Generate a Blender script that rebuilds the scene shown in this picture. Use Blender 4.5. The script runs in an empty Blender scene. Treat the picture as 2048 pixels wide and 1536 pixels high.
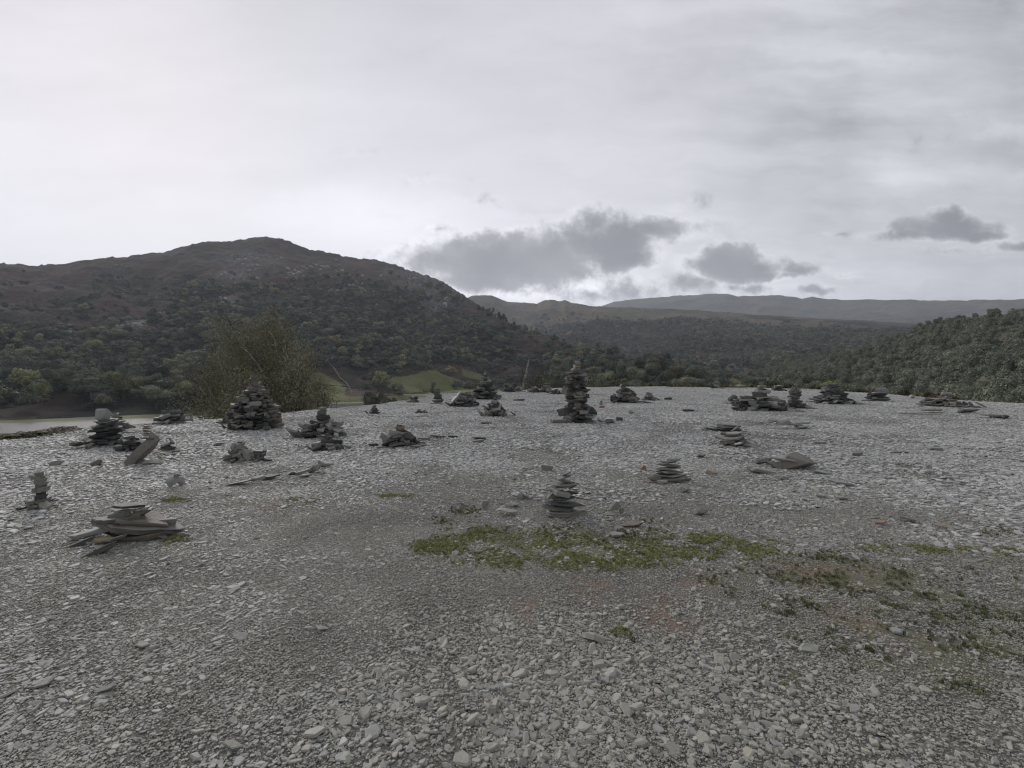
import bpy, bmesh, math, random
import numpy as np
from mathutils import Vector, Matrix, Euler

SC = bpy.context.scene
COL = SC.collection
R = math.radians
rng = np.random.default_rng(7)
random.seed(7)

# ------------------------------------------------------------------ camera
F = 950.0            # focal length in pixels of the 2048 px wide picture
EYE = 1.6
PITCH = math.atan(30 / F)     # looking slightly down
cam_d = bpy.data.cameras.new('camera')
cam = bpy.data.objects.new('camera', cam_d)
COL.objects.link(cam)
cam_d.sensor_width = 36.0
cam_d.lens = F / 2048 * 36.0
cam_d.clip_start = 0.05
cam_d.clip_end = 30000
cam.location = (0, 0, EYE)
cam.rotation_euler = (math.pi / 2 - PITCH, 0, 0)
SC.camera = cam

def ray(px, py):
    px = np.asarray(px, float); py = np.asarray(py, float)
    a = (px - 1024) / F; b = -(py - 768) / F
    c, s = math.cos(PITCH), math.sin(PITCH)
    x = a; y = c + b * s; z = -s + b * c
    return x, y, z

def P(px, py, Y):                      # the point at world depth Y seen at that pixel
    x, y, z = ray(px, py)
    return x / y * Y, Y, EYE + z / y * Y

def proj(x, y, z):
    x = np.asarray(x, float); y = np.asarray(y, float); z = np.asarray(z, float) - EYE
    c, s = math.cos(PITCH), math.sin(PITCH)
    f = y * c - z * s; u = y * s + z * c
    f = np.where(f < 0.01, 0.01, f)
    return 1024 + F * x / f, 768 - F * u / f

# ------------------------------------------------------------------ light
SUN_AZ, SUN_EL = R(-38), R(26)         # azimuth from +Y, to the left
w = bpy.data.worlds.new('World'); SC.world = w
w.use_nodes = True
nt = w.node_tree; nt.nodes.clear()

class NB:
    """small helper to write node trees"""
    def __init__(s, nt): s.nt = nt
    def n(s, t, **kw):
        nd = s.nt.nodes.new(t)
        for k, v in kw.items(): setattr(nd, k, v)
        return nd
    def put(s, sock, v):
        if hasattr(v, 'is_output') or isinstance(v, bpy.types.NodeSocket): s.nt.links.new(v, sock)
        else: sock.default_value = v
    def m(s, op, a, b=None, c=None, clamp=False):
        nd = s.n('ShaderNodeMath', operation=op, use_clamp=clamp)
        s.put(nd.inputs[0], a)
        if b is not None: s.put(nd.inputs[1], b)
        if c is not None: s.put(nd.inputs[2], c)
        return nd.outputs[0]
    def vm(s, op, a, b=None, scale=None):
        nd = s.n('ShaderNodeVectorMath', operation=op)
        s.put(nd.inputs[0], a)
        if b is not None: s.put(nd.inputs[1], b)
        if scale is not None: s.put(nd.inputs['Scale'], scale)
        return nd.outputs['Value'] if op in ('LENGTH', 'DOT_PRODUCT', 'DISTANCE') else nd.outputs['Vector']
    def mr(s, v, a, b, c=0.0, d=1.0, smooth=True):
        nd = s.n('ShaderNodeMapRange'); nd.interpolation_type = 'SMOOTHSTEP' if smooth else 'LINEAR'
        s.put(nd.inputs[0], v)
        for i, q in enumerate((a, b, c, d)): s.put(nd.inputs[i + 1], q)
        return nd.outputs[0]
    def mix(s, f, a, b, blend='MIX'):
        nd = s.n('ShaderNodeMix', data_type='RGBA', blend_type=blend)
        s.put(nd.inputs[0], f); s.put(nd.inputs[6], a); s.put(nd.inputs[7], b)
        return nd.outputs[2]
    def noise(s, vec, scale, detail=4, rough=0.55, col=False, dist=0.0):
        nd = s.n('ShaderNodeTexNoise')
        if vec is not None: s.put(nd.inputs['Vector'], vec)
        nd.inputs['Scale'].default_value = scale; nd.inputs['Detail'].default_value = detail
        nd.inputs['Roughness'].default_value = rough; nd.inputs['Distortion'].default_value = dist
        return nd.outputs['Color' if col else 'Fac']
    def ramp(s, f, stops):
        nd = s.n('ShaderNodeValToRGB'); cr = nd.color_ramp
        while len(cr.elements) < len(stops): cr.elements.new(0.5)
        for e, (p, c) in zip(cr.elements, stops):
            e.position = p; e.color = (*c, 1)
        s.put(nd.inputs[0], f)
        return nd.outputs[0]

def rgb(r, g, b): return (r, g, b, 1)

B = NB(nt)
geo = B.n('ShaderNodeTexCoord')
D = B.vm('NORMALIZE', geo.outputs['Generated'])
sky = B.n('ShaderNodeTexSky'); sky.sky_type = 'NISHITA'; sky.sun_disc = False
sky.sun_elevation = SUN_EL; sky.sun_rotation = SUN_AZ
sky.air_density = 1.0; sky.dust_density = 2.0
sep = B.n('ShaderNodeSeparateXYZ'); B.put(sep.inputs[0], D)
X, Yd, Z = sep.outputs
ysafe = B.m('MAXIMUM', Yd, 0.08)
U = B.m('DIVIDE', X, ysafe); V = B.m('DIVIDE', Z, ysafe)
comb = B.n('ShaderNodeCombineXYZ'); B.put(comb.inputs[0], U); B.put(comb.inputs[1], V)
UV = comb.outputs[0]
warp1 = B.vm('SUBTRACT', B.noise(UV, 9.0, 4, 0.6, col=True), (0.5, 0.5, 0.5))
UVw = B.vm('ADD', UV, B.vm('MULTIPLY', warp1, (0.10, 0.055, 0)))
def uv_of(px, py):
    x, y, z = ray(px, py); return float(x / y), float(z / y)
# overcast: brighter veil towards the hidden sun, greyer overhead and to the right
gx, gy, gz = ray(420, 430); gl = math.sqrt(gx * gx + gy * gy + gz * gz)
glow = B.vm('DOT_PRODUCT', D, (gx / gl, gy / gl, gz / gl))
gl1 = B.mr(glow, 0.05, 1.0, 0.0, 1.0)
low = B.m('POWER', 2.718, B.m('MULTIPLY', B.m('ABSOLUTE', Z), -6.5))
base = B.m('ADD', 0.405, B.m('ADD', B.m('MULTIPLY', gl1, 0.30), B.m('MULTIPLY', low, 0.62)))
mapn = B.n('ShaderNodeMapping'); B.put(mapn.inputs[0], UVw)
mapn.inputs['Rotation'].default_value = (0, 0, R(24)); mapn.inputs['Scale'].default_value = (0.75, 4.2, 1)
st = B.noise(mapn.outputs[0], 2.1, 6, 0.6)
mapn2 = B.n('ShaderNodeMapping'); B.put(mapn2.inputs[0], UVw)
mapn2.inputs['Rotation'].default_value = (0, 0, R(-16)); mapn2.inputs['Scale'].default_value = (0.8, 3.2, 1)
st2 = B.noise(mapn2.outputs[0], 1.6, 6, 0.6)
side = B.mr(U, -0.3, 0.7)
stm = B.m('ADD', B.m('MULTIPLY', st2, B.m('SUBTRACT', 1.0, side)), B.m('MULTIPLY', st, side))
stn = B.m('MULTIPLY', B.m('SUBTRACT', stm, 0.5), B.m('ADD', 0.27, B.m('MULTIPLY', side, 0.42)))
bright = B.m('ADD', base, stn)
# darker veil at upper right, bright veins
bright = B.m('SUBTRACT', bright, B.m('MULTIPLY', B.mr(Z, 0.2, 0.6), B.m('MULTIPLY', 0.12, B.m('SUBTRACT', 1.0, B.m('MULTIPLY', side, 0.8)))))
dv = B.noise(UVw, 1.7, 5, 0.55)
darkv = B.m('MULTIPLY', B.mr(dv, 0.42, 0.7), B.m('MULTIPLY', side, 0.14))
bright = B.m('SUBTRACT', bright, darkv)
for (gx_, gy_, rx_, ry_, am_) in ((1090, 570, 260, 60, .34), (760, 430, 330, 110, .12), (1750, 560, 420, 70, .12), (1800, 350, 190, 50, .10)):
    cu, cv = uv_of(gx_, gy_)
    d_ = B.vm('LENGTH', B.vm('MULTIPLY', B.vm('SUBTRACT', UVw, (cu, cv, 0)), (F / rx_, F / ry_, 0)))
    bright = B.m('ADD', bright, B.m('MULTIPLY', B.m('MULTIPLY', B.mr(d_, 1.0, 0.0), am_), B.mr(Yd, 0.05, 0.2)))
overc = B.mix(gl1, rgb(0.965, 0.985, 1.035), rgb(0.995, 0.985, 1.06))
# low grey cumulus, each a soft body in the sky
clouds = [(1015,527,165,46,.95),(880,520,110,34,.65),(1085,505,90,40,.95),(1185,447,42,34,.75),(1150,470,60,34,.6),(1215,488,95,44,1.0),
          (1305,462,85,24,.75),(1240,515,65,22,1.0),(1465,533,85,22,1.1),(1462,515,46,27,1.2),(1530,545,40,13,.8),
          (1290,582,170,34,.42),(1385,566,45,22,.6),(1180,590,90,20,.45),(1120,455,45,24,.35),(970,560,120,24,.75),
          (1895,456,85,20,1.1),(1890,438,44,22,1.1),(1850,470,100,11,.7),(1955,468,50,12,.9),(2040,493,70,11,.7),(1900,502,60,9,.4),
          (1580,284,50,22,.16),(1637,577,38,9,.6),(1600,536,45,12,.65),(1575,548,40,9,.6),(860,358,70,16,.24),(950,392,80,13,.22),
          (705,303,45,12,.2),(1405,402,30,13,.3),(1350,412,46,14,.25),(1330,490,60,12,.3),(1685,466,32,6,.4),(1500,575,110,12,.35),(1690,548,40,9,.35),(885,455,40,9,.3),
          (1900,260,300,50,.17),(1720,110,360,50,.15),(1650,230,200,26,.14)]
acc = None
for cx, cy, rx, ry, dn in clouds:
    cu, cv = uv_of(cx, cy)
    d = B.vm('LENGTH', B.vm('MULTIPLY', B.vm('SUBTRACT', UVw, (cu, cv, 0)), (F / (rx * 1.75), F / (ry * 1.8), 0)))
    q = B.m('MULTIPLY', B.m('SUBTRACT', 1.0, d, clamp=True), dn)
    acc = q if acc is None else B.m('MAXIMUM', acc, q)
nz = B.noise(UV, 14.0, 9, 0.68)
nzb = B.noise(UV, 5.0, 3, 0.5)
dens = B.m('ADD', B.m('MULTIPLY', acc, 1.25), B.m('MULTIPLY', B.m('SUBTRACT', nz, 0.52), B.m('MULTIPLY', B.mr(acc, 0.0, 0.12), 1.5)))
big = B.noise(UV, 3.2, 5, 0.6)
dens = B.m('SUBTRACT', dens, B.m('MULTIPLY', B.mr(big, 0.42, 0.68), 0.22))
cm = B.mr(dens, 0.06, 0.55)
# ragged scud between and around the clouds, low over the far hills
mps = B.n('ShaderNodeMapping'); B.put(mps.inputs[0], UVw); mps.inputs['Scale'].default_value = (1.0, 2.6, 1); mps.inputs['Rotation'].default_value = (0, 0, R(-5))
scud = B.noise(mps.outputs[0], 6.5, 8, 0.66)
band = B.m('MULTIPLY', B.m('MULTIPLY', B.mr(V, 0.02, 0.14), B.mr(V, 0.46, 0.22)), B.m('MULTIPLY', B.mr(U, -0.45, -0.05), B.mr(U, 1.6, 0.6)))
cm = B.m('MAXIMUM', cm, B.m('MULTIPLY', B.m('MULTIPLY', B.mr(scud, 0.50, 0.70), band), 0.42))
cm = B.m('MULTIPLY', cm, B.mr(Yd, 0.05, 0.2))
# undersides greyer, thin edges lit
ccol = B.mix(B.mr(dens, 0.1, 0.85), rgb(0.50, 0.50, 0.52), rgb(0.20, 0.203, 0.217))
ccol = B.mix(B.m('MULTIPLY', B.mr(nzb, 0.35, 0.7), 0.75), ccol, rgb(0.36, 0.362, 0.38))
b3 = B.n('ShaderNodeCombineXYZ')
for i in range(3): B.put(b3.inputs[i], bright)
oc = B.vm('MULTIPLY', overc, b3.outputs[0])
rim = B.m('MULTIPLY', B.m('MULTIPLY', B.mr(dens, -0.12, 0.1), B.m('SUBTRACT', 1.0, cm)), B.m('MULTIPLY', B.mr(Yd, 0.05, 0.2), B.mr(acc, 0.08, 0.3)))
oc = B.vm('MULTIPLY', oc, B.vm('ADD', (1, 1, 1), B.vm('SCALE', (0.13, 0.125, 0.11), None, scale=rim)))
final = B.mix(B.m('MULTIPLY', cm, 0.93), oc, ccol)
final10 = B.vm('MULTIPLY', final, (10, 10, 10))
skymix = B.mix(0.97, sky.outputs[0], final10)
bg = B.n('ShaderNodeBackground'); B.put(bg.inputs[0], skymix); bg.inputs[1].default_value = 0.1
out = B.n('ShaderNodeOutputWorld'); nt.links.new(bg.outputs[0], out.inputs[0])

sun_d = bpy.data.lights.new('sun', 'SUN'); sun_d.energy = 1.5; sun_d.angle = R(22); sun_d.color = (1, 0.95, 0.9)
sun = bpy.data.objects.new('sun', sun_d); COL.objects.link(sun)
sd = Vector((math.sin(SUN_AZ) * math.cos(SUN_EL), math.cos(SUN_AZ) * math.cos(SUN_EL), math.sin(SUN_EL)))
sun.rotation_euler = sd.to_track_quat('Z', 'Y').to_euler()

SC.view_settings.view_transform = 'Standard'; SC.view_settings.look = 'None'
SC.view_settings.exposure = 0.3; SC.view_settings.gamma = 1
SC.cycles.use_denoising = True
SC.cycles.pixel_filter_type = 'BLACKMAN_HARRIS'; SC.cycles.filter_width = 1.15
SC.cycles.max_bounces = 4; SC.cycles.diffuse_bounces = 2; SC.cycles.glossy_bounces = 2
SC.cycles.transparent_max_bounces = 8; SC.cycles.volume_bounces = 0
SC.render.film_transparent = False

# ------------------------------------------------------------------ numeric noise
def _h(ix, iy, seed):
    n = (ix.astype(np.int64) * 374761393 + iy.astype(np.int64) * 668265263 + seed * 974634777) & 0x7fffffff
    n = ((n ^ (n >> 13)) * 1274126177) & 0x7fffffff
    return ((n ^ (n >> 16)) & 0xffff) / 65535.0
def vnoise(x, y, seed=0):
    x = np.asarray(x, float); y = np.asarray(y, float)
    ix = np.floor(x); iy = np.floor(y); fx = x - ix; fy = y - iy
    fx = fx * fx * (3 - 2 * fx); fy = fy * fy * (3 - 2 * fy)
    a = _h(ix, iy, seed); b = _h(ix + 1, iy, seed); c = _h(ix, iy + 1, seed); d = _h(ix + 1, iy + 1, seed)
    return (a + (b - a) * fx) * (1 - fy) + (c + (d - c) * fx) * fy
def fbm(x, y, seed=0, octv=4, g=0.5):
    s = 0; a = 1; t = 0
    for i in range(octv):
        s = s + a * vnoise(x * 2 ** i + 17.3 * i, y * 2 ** i - 9.1 * i, seed + i); t += a; a *= g
    return s / t
def sstep(a, b, x):
    t = np.clip((x - a) / (b - a), 0, 1); return t * t * (3 - 2 * t)
def inpoly(px, py, poly):
    px = np.asarray(px); py = np.asarray(py)
    r = np.zeros(px.shape, bool); j = len(poly) - 1
    for i in range(len(poly)):
        xi, yi = poly[i]; xj, yj = poly[j]
        c = ((yi > py) != (yj > py)) & (px < (xj - xi) * (py - yi) / ((yj - yi) or 1e-9) + xi)
        r ^= c; j = i
    return r

# ------------------------------------------------------------------ mesh helpers
def link(o, parent=None):
    COL.objects.link(o)
    if parent is not None: o.parent = parent
    return o
def mesh_np(name, v, faces, mat=None, smooth=False, attrs=None):
    """faces: list of (n,k) int arrays"""
    me = bpy.data.meshes.new(name)
    v = np.asarray(v, np.float32)
    me.vertices.add(len(v)); me.vertices.foreach_set('co', v.ravel())
    faces = [np.asarray(f, np.int32) for f in faces if len(f)]
    nl = sum(f.size for f in faces); nf = sum(len(f) for f in faces)
    me.loops.add(nl); me.polygons.add(nf)
    me.loops.foreach_set('vertex_index', np.concatenate([f.ravel() for f in faces]))
    tot = np.concatenate([np.full(len(f), f.shape[1], np.int32) for f in faces])
    st = np.concatenate([[0], np.cumsum(tot)[:-1]]).astype(np.int32)
    me.polygons.foreach_set('loop_start', st); me.polygons.foreach_set('loop_total', tot)
    me.polygons.foreach_set('use_smooth', np.full(nf, smooth))
    if attrs:
        for k, (dom, ty, arr) in attrs.items():
            at = me.attributes.new(k, ty, dom)
            at.data.foreach_set('vector' if ty == 'FLOAT_VECTOR' else 'value', np.asarray(arr, np.float32 if ty != 'INT' else np.int32).ravel())
    me.update(calc_edges=True)
    if mat: me.materials.append(mat)
    return me
def mesh_py(name, v, f, mat=None, smooth=False, rnd=None):
    me = bpy.data.meshes.new(name); me.from_pydata(v, [], f)
    if smooth: me.polygons.foreach_set('use_smooth', [True] * len(f))
    if rnd is not None:
        at = me.attributes.new('rnd', 'FLOAT', 'FACE'); at.data.foreach_set('value', rnd)
    me.update()
    if mat: me.materials.append(mat)
    return me
def tag(o, label=None, cat=None, group=None, kind=None):
    if label: o['label'] = label
    if cat: o['category'] = cat
    if group: o['group'] = group
    if kind: o['kind'] = kind
    return o

# ------------------------------------------------------------------ materials
def mat_base(name, rough=0.8, spec=0.3):
    m = bpy.data.materials.new(name); m.use_nodes = True
    t = m.node_tree; b = NB(t); p = t.nodes['Principled BSDF']
    p.inputs['Roughness'].default_value = rough
    p.inputs['Specular IOR Level'].default_value = spec
    return m, b, p
def bump(b, p, h, strength, dist):
    n = b.n('ShaderNodeBump'); n.inputs['Strength'].default_value = strength; n.inputs['Distance'].default_value = dist
    b.put(n.inputs['Height'], h); b.put(p.inputs['Normal'], n.outputs[0])
def slate(name, dark, lite, tint=None, rough=0.66, bscale=30, spec=0.32, perface=False, lichen=True):
    m, b, p = mat_base(name, rough, spec)
    tc = b.n('ShaderNodeTexCoord'); oi = b.n('ShaderNodeObjectInfo')
    rnd = oi.outputs['Random']
    if perface:
        at = b.n('ShaderNodeAttribute'); at.attribute_name = 'rnd'
        rnd = b.m('FRACT', b.m('ADD', rnd, at.outputs['Fac']))
    c = b.mix(b.mr(rnd, 0.0, 1.0, smooth=False), rgb(*dark), rgb(*lite))
    if tint:
        r2 = b.m('FRACT', b.m('MULTIPLY', rnd, 7.31))
        c = b.mix(b.mr(r2, 0.72, 0.95), c, rgb(*tint))
    gp = b.n('ShaderNodeNewGeometry')
    n1 = b.noise(gp.outputs['Position'], bscale * 0.25, 5, 0.6)
    n2 = b.noise(gp.outputs['Position'], bscale, 5, 0.65)
    v = b.m('ADD', 0.72, b.m('ADD', b.m('MULTIPLY', n1, 0.36), b.m('MULTIPLY', n2, 0.22)))
    cv = b.n('ShaderNodeCombineXYZ')
    for i in range(3): b.put(cv.inputs[i], v)
    c2 = b.vm('MULTIPLY', c, cv.outputs[0])
    if lichen:
        n3 = b.noise(gp.outputs['Position'], bscale * 0.55, 4, 0.7)
        c2 = b.mix(b.m('MULTIPLY', b.mr(n3, 0.6, 0.72), 0.35), c2, rgb(0.26, 0.27, 0.23))
    b.put(p.inputs['Base Color'], c2)
    bump(b, p, b.m('ADD', n2, b.m('MULTIPLY', n1, 1.5)), 0.5, 0.012 if not perface else 0.004)
    return m
M = {}
M['slate'] = slate('slate', (0.105, 0.10, 0.092), (0.27, 0.262, 0.24), (0.17, 0.145, 0.115))
M['dark'] = slate('dark_slate', (0.045, 0.045, 0.045), (0.11, 0.11, 0.105), None)
M['pale'] = slate('pale_slate', (0.25, 0.247, 0.235), (0.33, 0.327, 0.31), None)
M['green'] = slate('green_slate', (0.21, 0.21, 0.182), (0.26, 0.26, 0.225), None)
M['brown'] = slate('brown_slate', (0.155, 0.14, 0.122), (0.225, 0.205, 0.18), None)
M['rust'] = slate('rusty_slate', (0.25, 0.16, 0.12), (0.30, 0.2, 0.15), None)
M['orange'] = slate('orange_slate', (0.30, 0.24, 0.165), (0.35, 0.28, 0.20), None)
M['white'] = slate('quartz_white', (0.52, 0.5, 0.47), (0.6, 0.58, 0.55), None)
M['chip'] = slate('slate_chips', (0.195, 0.194, 0.186), (0.43, 0.428, 0.41), (0.34, 0.325, 0.285), rough=0.62, spec=0.35, bscale=70, perface=True, lichen=False)
M['chipn'] = slate('slate_rubble', (0.265, 0.26, 0.228), (0.375, 0.368, 0.322), (0.36, 0.34, 0.285), rough=0.6, bscale=90, spec=0.35, perface=True, lichen=False)

M['chip_far'] = slate('pale_scree', (0.25, 0.25, 0.243), (0.54, 0.54, 0.525), (0.40, 0.385, 0.35), rough=0.62, spec=0.35, bscale=70, perface=True, lichen=False)
# ground: dirt and fine grit, with attributes soil / grass / far
m, b, p = mat_base('stony_earth', 0.85, 0.25)
gp = b.n('ShaderNodeNewGeometry'); pos = gp.outputs['Position']
def attr(b, n):
    a = b.n('ShaderNodeAttribute'); a.attribute_name = n; return a.outputs['Fac']
n1 = b.noise(pos, 0.8, 5, 0.6); n2 = b.noise(pos, 9, 5, 0.65); n3 = b.noise(pos, 60, 4, 0.7)
vor = b.n('ShaderNodeTexVoronoi'); b.put(vor.inputs['Vector'], pos); vor.inputs['Scale'].default_value = 75
vor2 = b.n('ShaderNodeTexVoronoi'); b.put(vor2.inputs['Vector'], pos); vor2.inputs['Scale'].default_value = 160
dirt = b.mix(b.mr(n1, 0.35, 0.65), rgb(0.125, 0.117, 0.105), rgb(0.175, 0.166, 0.15))
dirt = b.mix(b.m('MULTIPLY', b.mr(n2, 0.4, 0.65), 0.6), dirt, rgb(0.10, 0.088, 0.077))
sc_ = b.n('ShaderNodeSeparateColor'); b.put(sc_.inputs[0], vor.outputs['Color'])
gritc = b.mix(sc_.outputs[0], rgb(0.09, 0.09, 0.085), rgb(0.27, 0.27, 0.25))
dirt = b.mix(b.m('MULTIPLY', b.mr(sc_.outputs[1], 0.35, 0.6), 0.55), dirt, gritc)
soil = b.mix(b.mr(n3, 0.35, 0.7), rgb(0.17, 0.12, 0.09), rgb(0.28, 0.20, 0.15))
dirt = b.mix(b.m('MULTIPLY', attr(b, 'soil'), b.mr(n2, 0.3, 0.55, 0.5, 1.0)), dirt, soil)
turf = b.mix(b.mr(n3, 0.35, 0.65), rgb(0.11, 0.11, 0.06), rgb(0.20, 0.205, 0.105))
dirt = b.mix(b.m('MULTIPLY', attr(b, 'turf'), b.mr(n2, 0.3, 0.55, 0.35, 0.85)), dirt, turf)
nf = b.noise(pos, 0.05, 6, 0.65); nf2 = b.noise(pos, 0.5, 5, 0.7)
far = b.mix(b.mr(nf, 0.4, 0.62), rgb(0.045, 0.05, 0.025), rgb(0.085, 0.075, 0.045))
far = b.mix(b.m('MULTIPLY', b.mr(nf2, 0.4, 0.65), 0.6), far, rgb(0.035, 0.036, 0.022))
far = b.mix(attr(b, 'meadow'), far, b.mix(nf2, rgb(0.15, 0.18, 0.07), rgb(0.22, 0.24, 0.10)))
c = b.mix(attr(b, 'far'), dirt, far)
b.put(p.inputs['Base Color'], c)
bump(b, p, b.m('ADD', b.m('MULTIPLY', vor.outputs['Distance'], -0.8), b.m('ADD', b.m('MULTIPLY', n3, 0.6), b.m('MULTIPLY', vor2.outputs['Distance'], -0.4))), 0.8, 0.012)
M['ground'] = m

def hill_mat(name, c_lo, c_hi, c_alt, c_rock, sc=1.0):
    m, b, p = mat_base(name, 0.95, 0.1)
    gp = b.n('ShaderNodeNewGeometry'); pos = gp.outputs['Position']
    n1 = b.noise(pos, 0.006 * sc, 7, 0.62); n2 = b.noise(pos, 0.03 * sc, 6, 0.7); n3 = b.noise(pos, 0.15 * sc, 4, 0.75)
    mp = b.n('ShaderNodeMapping'); b.put(mp.inputs[0], pos); mp.inputs['Scale'].default_value = (1, 1, 3.2)
    n4 = b.noise(mp.outputs[0], 0.012 * sc, 6, 0.65, dist=0.6)
    c = b.mix(b.mr(n1, 0.38, 0.62), rgb(*c_lo), rgb(*c_hi))
    c = b.mix(b.m('MULTIPLY', b.mr(n4, 0.45, 0.62), 0.85), c, rgb(*c_alt))
    c = b.mix(b.m('MULTIPLY', b.mr(n2, 0.5, 0.66), 0.55), c, rgb(c_lo[0] * .45, c_lo[1] * .5, c_lo[2] * .55))
    c = b.mix(b.m('MULTIPLY', b.mr(n3, 0.55, 0.72), 0.5), c, rgb(c_hi[0] * 1.3, c_hi[1] * 1.25, c_hi[2] * 1.3))
    rk = b.m('MULTIPLY', attr(b, 'rock'), b.mr(n3, 0.42, 0.6))
    c = b.mix(rk, c, rgb(*c_rock))
    c = b.mix(attr(b, 'meadow'), c, b.mix(n2, rgb(0.17, 0.19, 0.08), rgb(0.25, 0.255, 0.12)))
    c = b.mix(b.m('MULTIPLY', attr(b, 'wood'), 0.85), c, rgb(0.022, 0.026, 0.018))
    b.put(p.inputs['Base Color'], c)
    bump(b, p, b.m('ADD', n2, b.m('MULTIPLY', n3, 0.4)), 1.0, 18.0 / sc)
    return m
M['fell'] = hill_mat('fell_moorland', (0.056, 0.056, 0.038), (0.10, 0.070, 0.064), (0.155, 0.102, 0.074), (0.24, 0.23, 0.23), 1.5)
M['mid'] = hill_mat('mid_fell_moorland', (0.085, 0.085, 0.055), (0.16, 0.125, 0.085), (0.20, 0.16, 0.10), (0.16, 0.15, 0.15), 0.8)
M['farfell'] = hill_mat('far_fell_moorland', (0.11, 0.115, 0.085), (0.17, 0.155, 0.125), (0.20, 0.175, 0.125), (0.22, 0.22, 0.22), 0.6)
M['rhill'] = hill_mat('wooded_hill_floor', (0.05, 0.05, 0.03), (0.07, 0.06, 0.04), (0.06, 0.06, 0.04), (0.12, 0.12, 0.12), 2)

def leafmat(name, c1, c2, c3, mixed=False, same=False):
    m, b, p = mat_base(name, 0.75, 0.2)
    oi = b.n('ShaderNodeObjectInfo'); rd = attr(b, 'rnd')
    c = b.ramp(oi.outputs['Random'], [(0.0, c1), (0.55, c2), (1.0, c3)] if not mixed else [(0.0, c1), (0.3, c2), (0.55, c1), (0.72, c3), (0.84, c2), (0.92, (c3[0] * 1.05, c3[1] * .9, c3[2] * .85)), (1.0, (c3[0] * 1.05, c3[1] * 1.1, c3[2] * .8))])
    r2 = b.m('FRACT', b.m('MULTIPLY', oi.outputs['Random'], 13.7))
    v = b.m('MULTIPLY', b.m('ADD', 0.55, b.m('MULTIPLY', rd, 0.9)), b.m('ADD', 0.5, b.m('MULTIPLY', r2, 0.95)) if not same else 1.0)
    cv = b.n('ShaderNodeCombineXYZ')
    for i in range(3): b.put(cv.inputs[i], v)
    b.put(p.inputs['Base Color'], b.vm('MULTIPLY', c, cv.outputs[0]))
    return m
M['leaf_fell'] = leafmat('oak_leaves', (0.06, 0.075, 0.052), (0.12, 0.138, 0.086), (0.225, 0.225, 0.13), True)
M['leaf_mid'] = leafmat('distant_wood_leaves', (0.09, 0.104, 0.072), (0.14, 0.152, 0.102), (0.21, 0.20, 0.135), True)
M['leaf_right'] = leafmat('slope_wood_leaves', (0.175, 0.195, 0.145), (0.20, 0.22, 0.162), (0.23, 0.23, 0.172), same=True)
M['leaf_brown'] = leafmat('russet_leaves', (0.09, 0.075, 0.04), (0.11, 0.085, 0.045), (0.12, 0.095, 0.05))
M['leaf_green'] = leafmat('bush_leaves', (0.055, 0.07, 0.025), (0.075, 0.09, 0.032), (0.10, 0.105, 0.045))
M['leaf_dark'] = leafmat('dark_leaves', (0.022, 0.03, 0.018), (0.03, 0.038, 0.022), (0.042, 0.048, 0.026))
M['leaf_birch'] = leafmat('birch_leaves', (0.25, 0.238, 0.155), (0.25, 0.238, 0.155), (0.25, 0.238, 0.155), same=True)
M['leaf_pine'] = leafmat('pine_needles', (0.02, 0.027, 0.02), (0.026, 0.032, 0.022), (0.032, 0.038, 0.026))
M['heath'] = leafmat('heath_leaves', (0.065, 0.07, 0.03), (0.08, 0.075, 0.034), (0.115, 0.08, 0.045))
M['grass1'] = leafmat('short_grass', (0.26, 0.285, 0.115), (0.32, 0.33, 0.15), (0.42, 0.39, 0.22))
M['grass2'] = leafmat('coarse_grass', (0.13, 0.165, 0.075), (0.17, 0.19, 0.10), (0.30, 0.27, 0.17))
m, b, p = mat_base('tree_bark', 0.9, 0.1)
gp = b.n('ShaderNodeNewGeometry'); n1 = b.noise(gp.outputs['Position'], 6, 4, 0.6)
b.put(p.inputs['Base Color'], b.mix(n1, rgb(0.05, 0.042, 0.035), rgb(0.11, 0.095, 0.08))); M['bark'] = m
m, b, p = mat_base('birch_bark', 0.8, 0.2)
gp = b.n('ShaderNodeNewGeometry'); n1 = b.noise(gp.outputs['Position'], 4, 4, 0.6)
b.put(p.inputs['Base Color'], b.mix(b.mr(n1, 0.4, 0.6), rgb(0.24, 0.22, 0.19), rgb(0.46, 0.44, 0.39))); M['birch_bark'] = m
m, b, p = mat_base('dry_twigs', 0.9, 0.1)
gp = b.n('ShaderNodeNewGeometry'); n1 = b.noise(gp.outputs['Position'], 3, 4, 0.6)
b.put(p.inputs['Base Color'], b.mix(n1, rgb(0.065, 0.05, 0.038), rgb(0.12, 0.10, 0.08))); M['twig'] = m
m, b, p = mat_base('drystone', 0.9, 0.1)
p.inputs['Base Color'].default_value = rgb(0.06, 0.058, 0.052); M['drystone'] = m
# water
m, b, p = mat_base('lake_water', 0.3, 0.22)
p.inputs['Base Color'].default_value = rgb(0.05, 0.05, 0.055); p.inputs['IOR'].default_value = 1.13
gp = b.n('ShaderNodeNewGeometry')
mp = b.n('ShaderNodeMapping'); b.put(mp.inputs[0], gp.outputs['Position']); mp.inputs['Scale'].default_value = (0.35, 1.6, 1)
n1 = b.noise(mp.outputs[0], 0.5, 7, 0.7)
bump(b, p, n1, 0.9, 0.5); M['water'] = m

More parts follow.
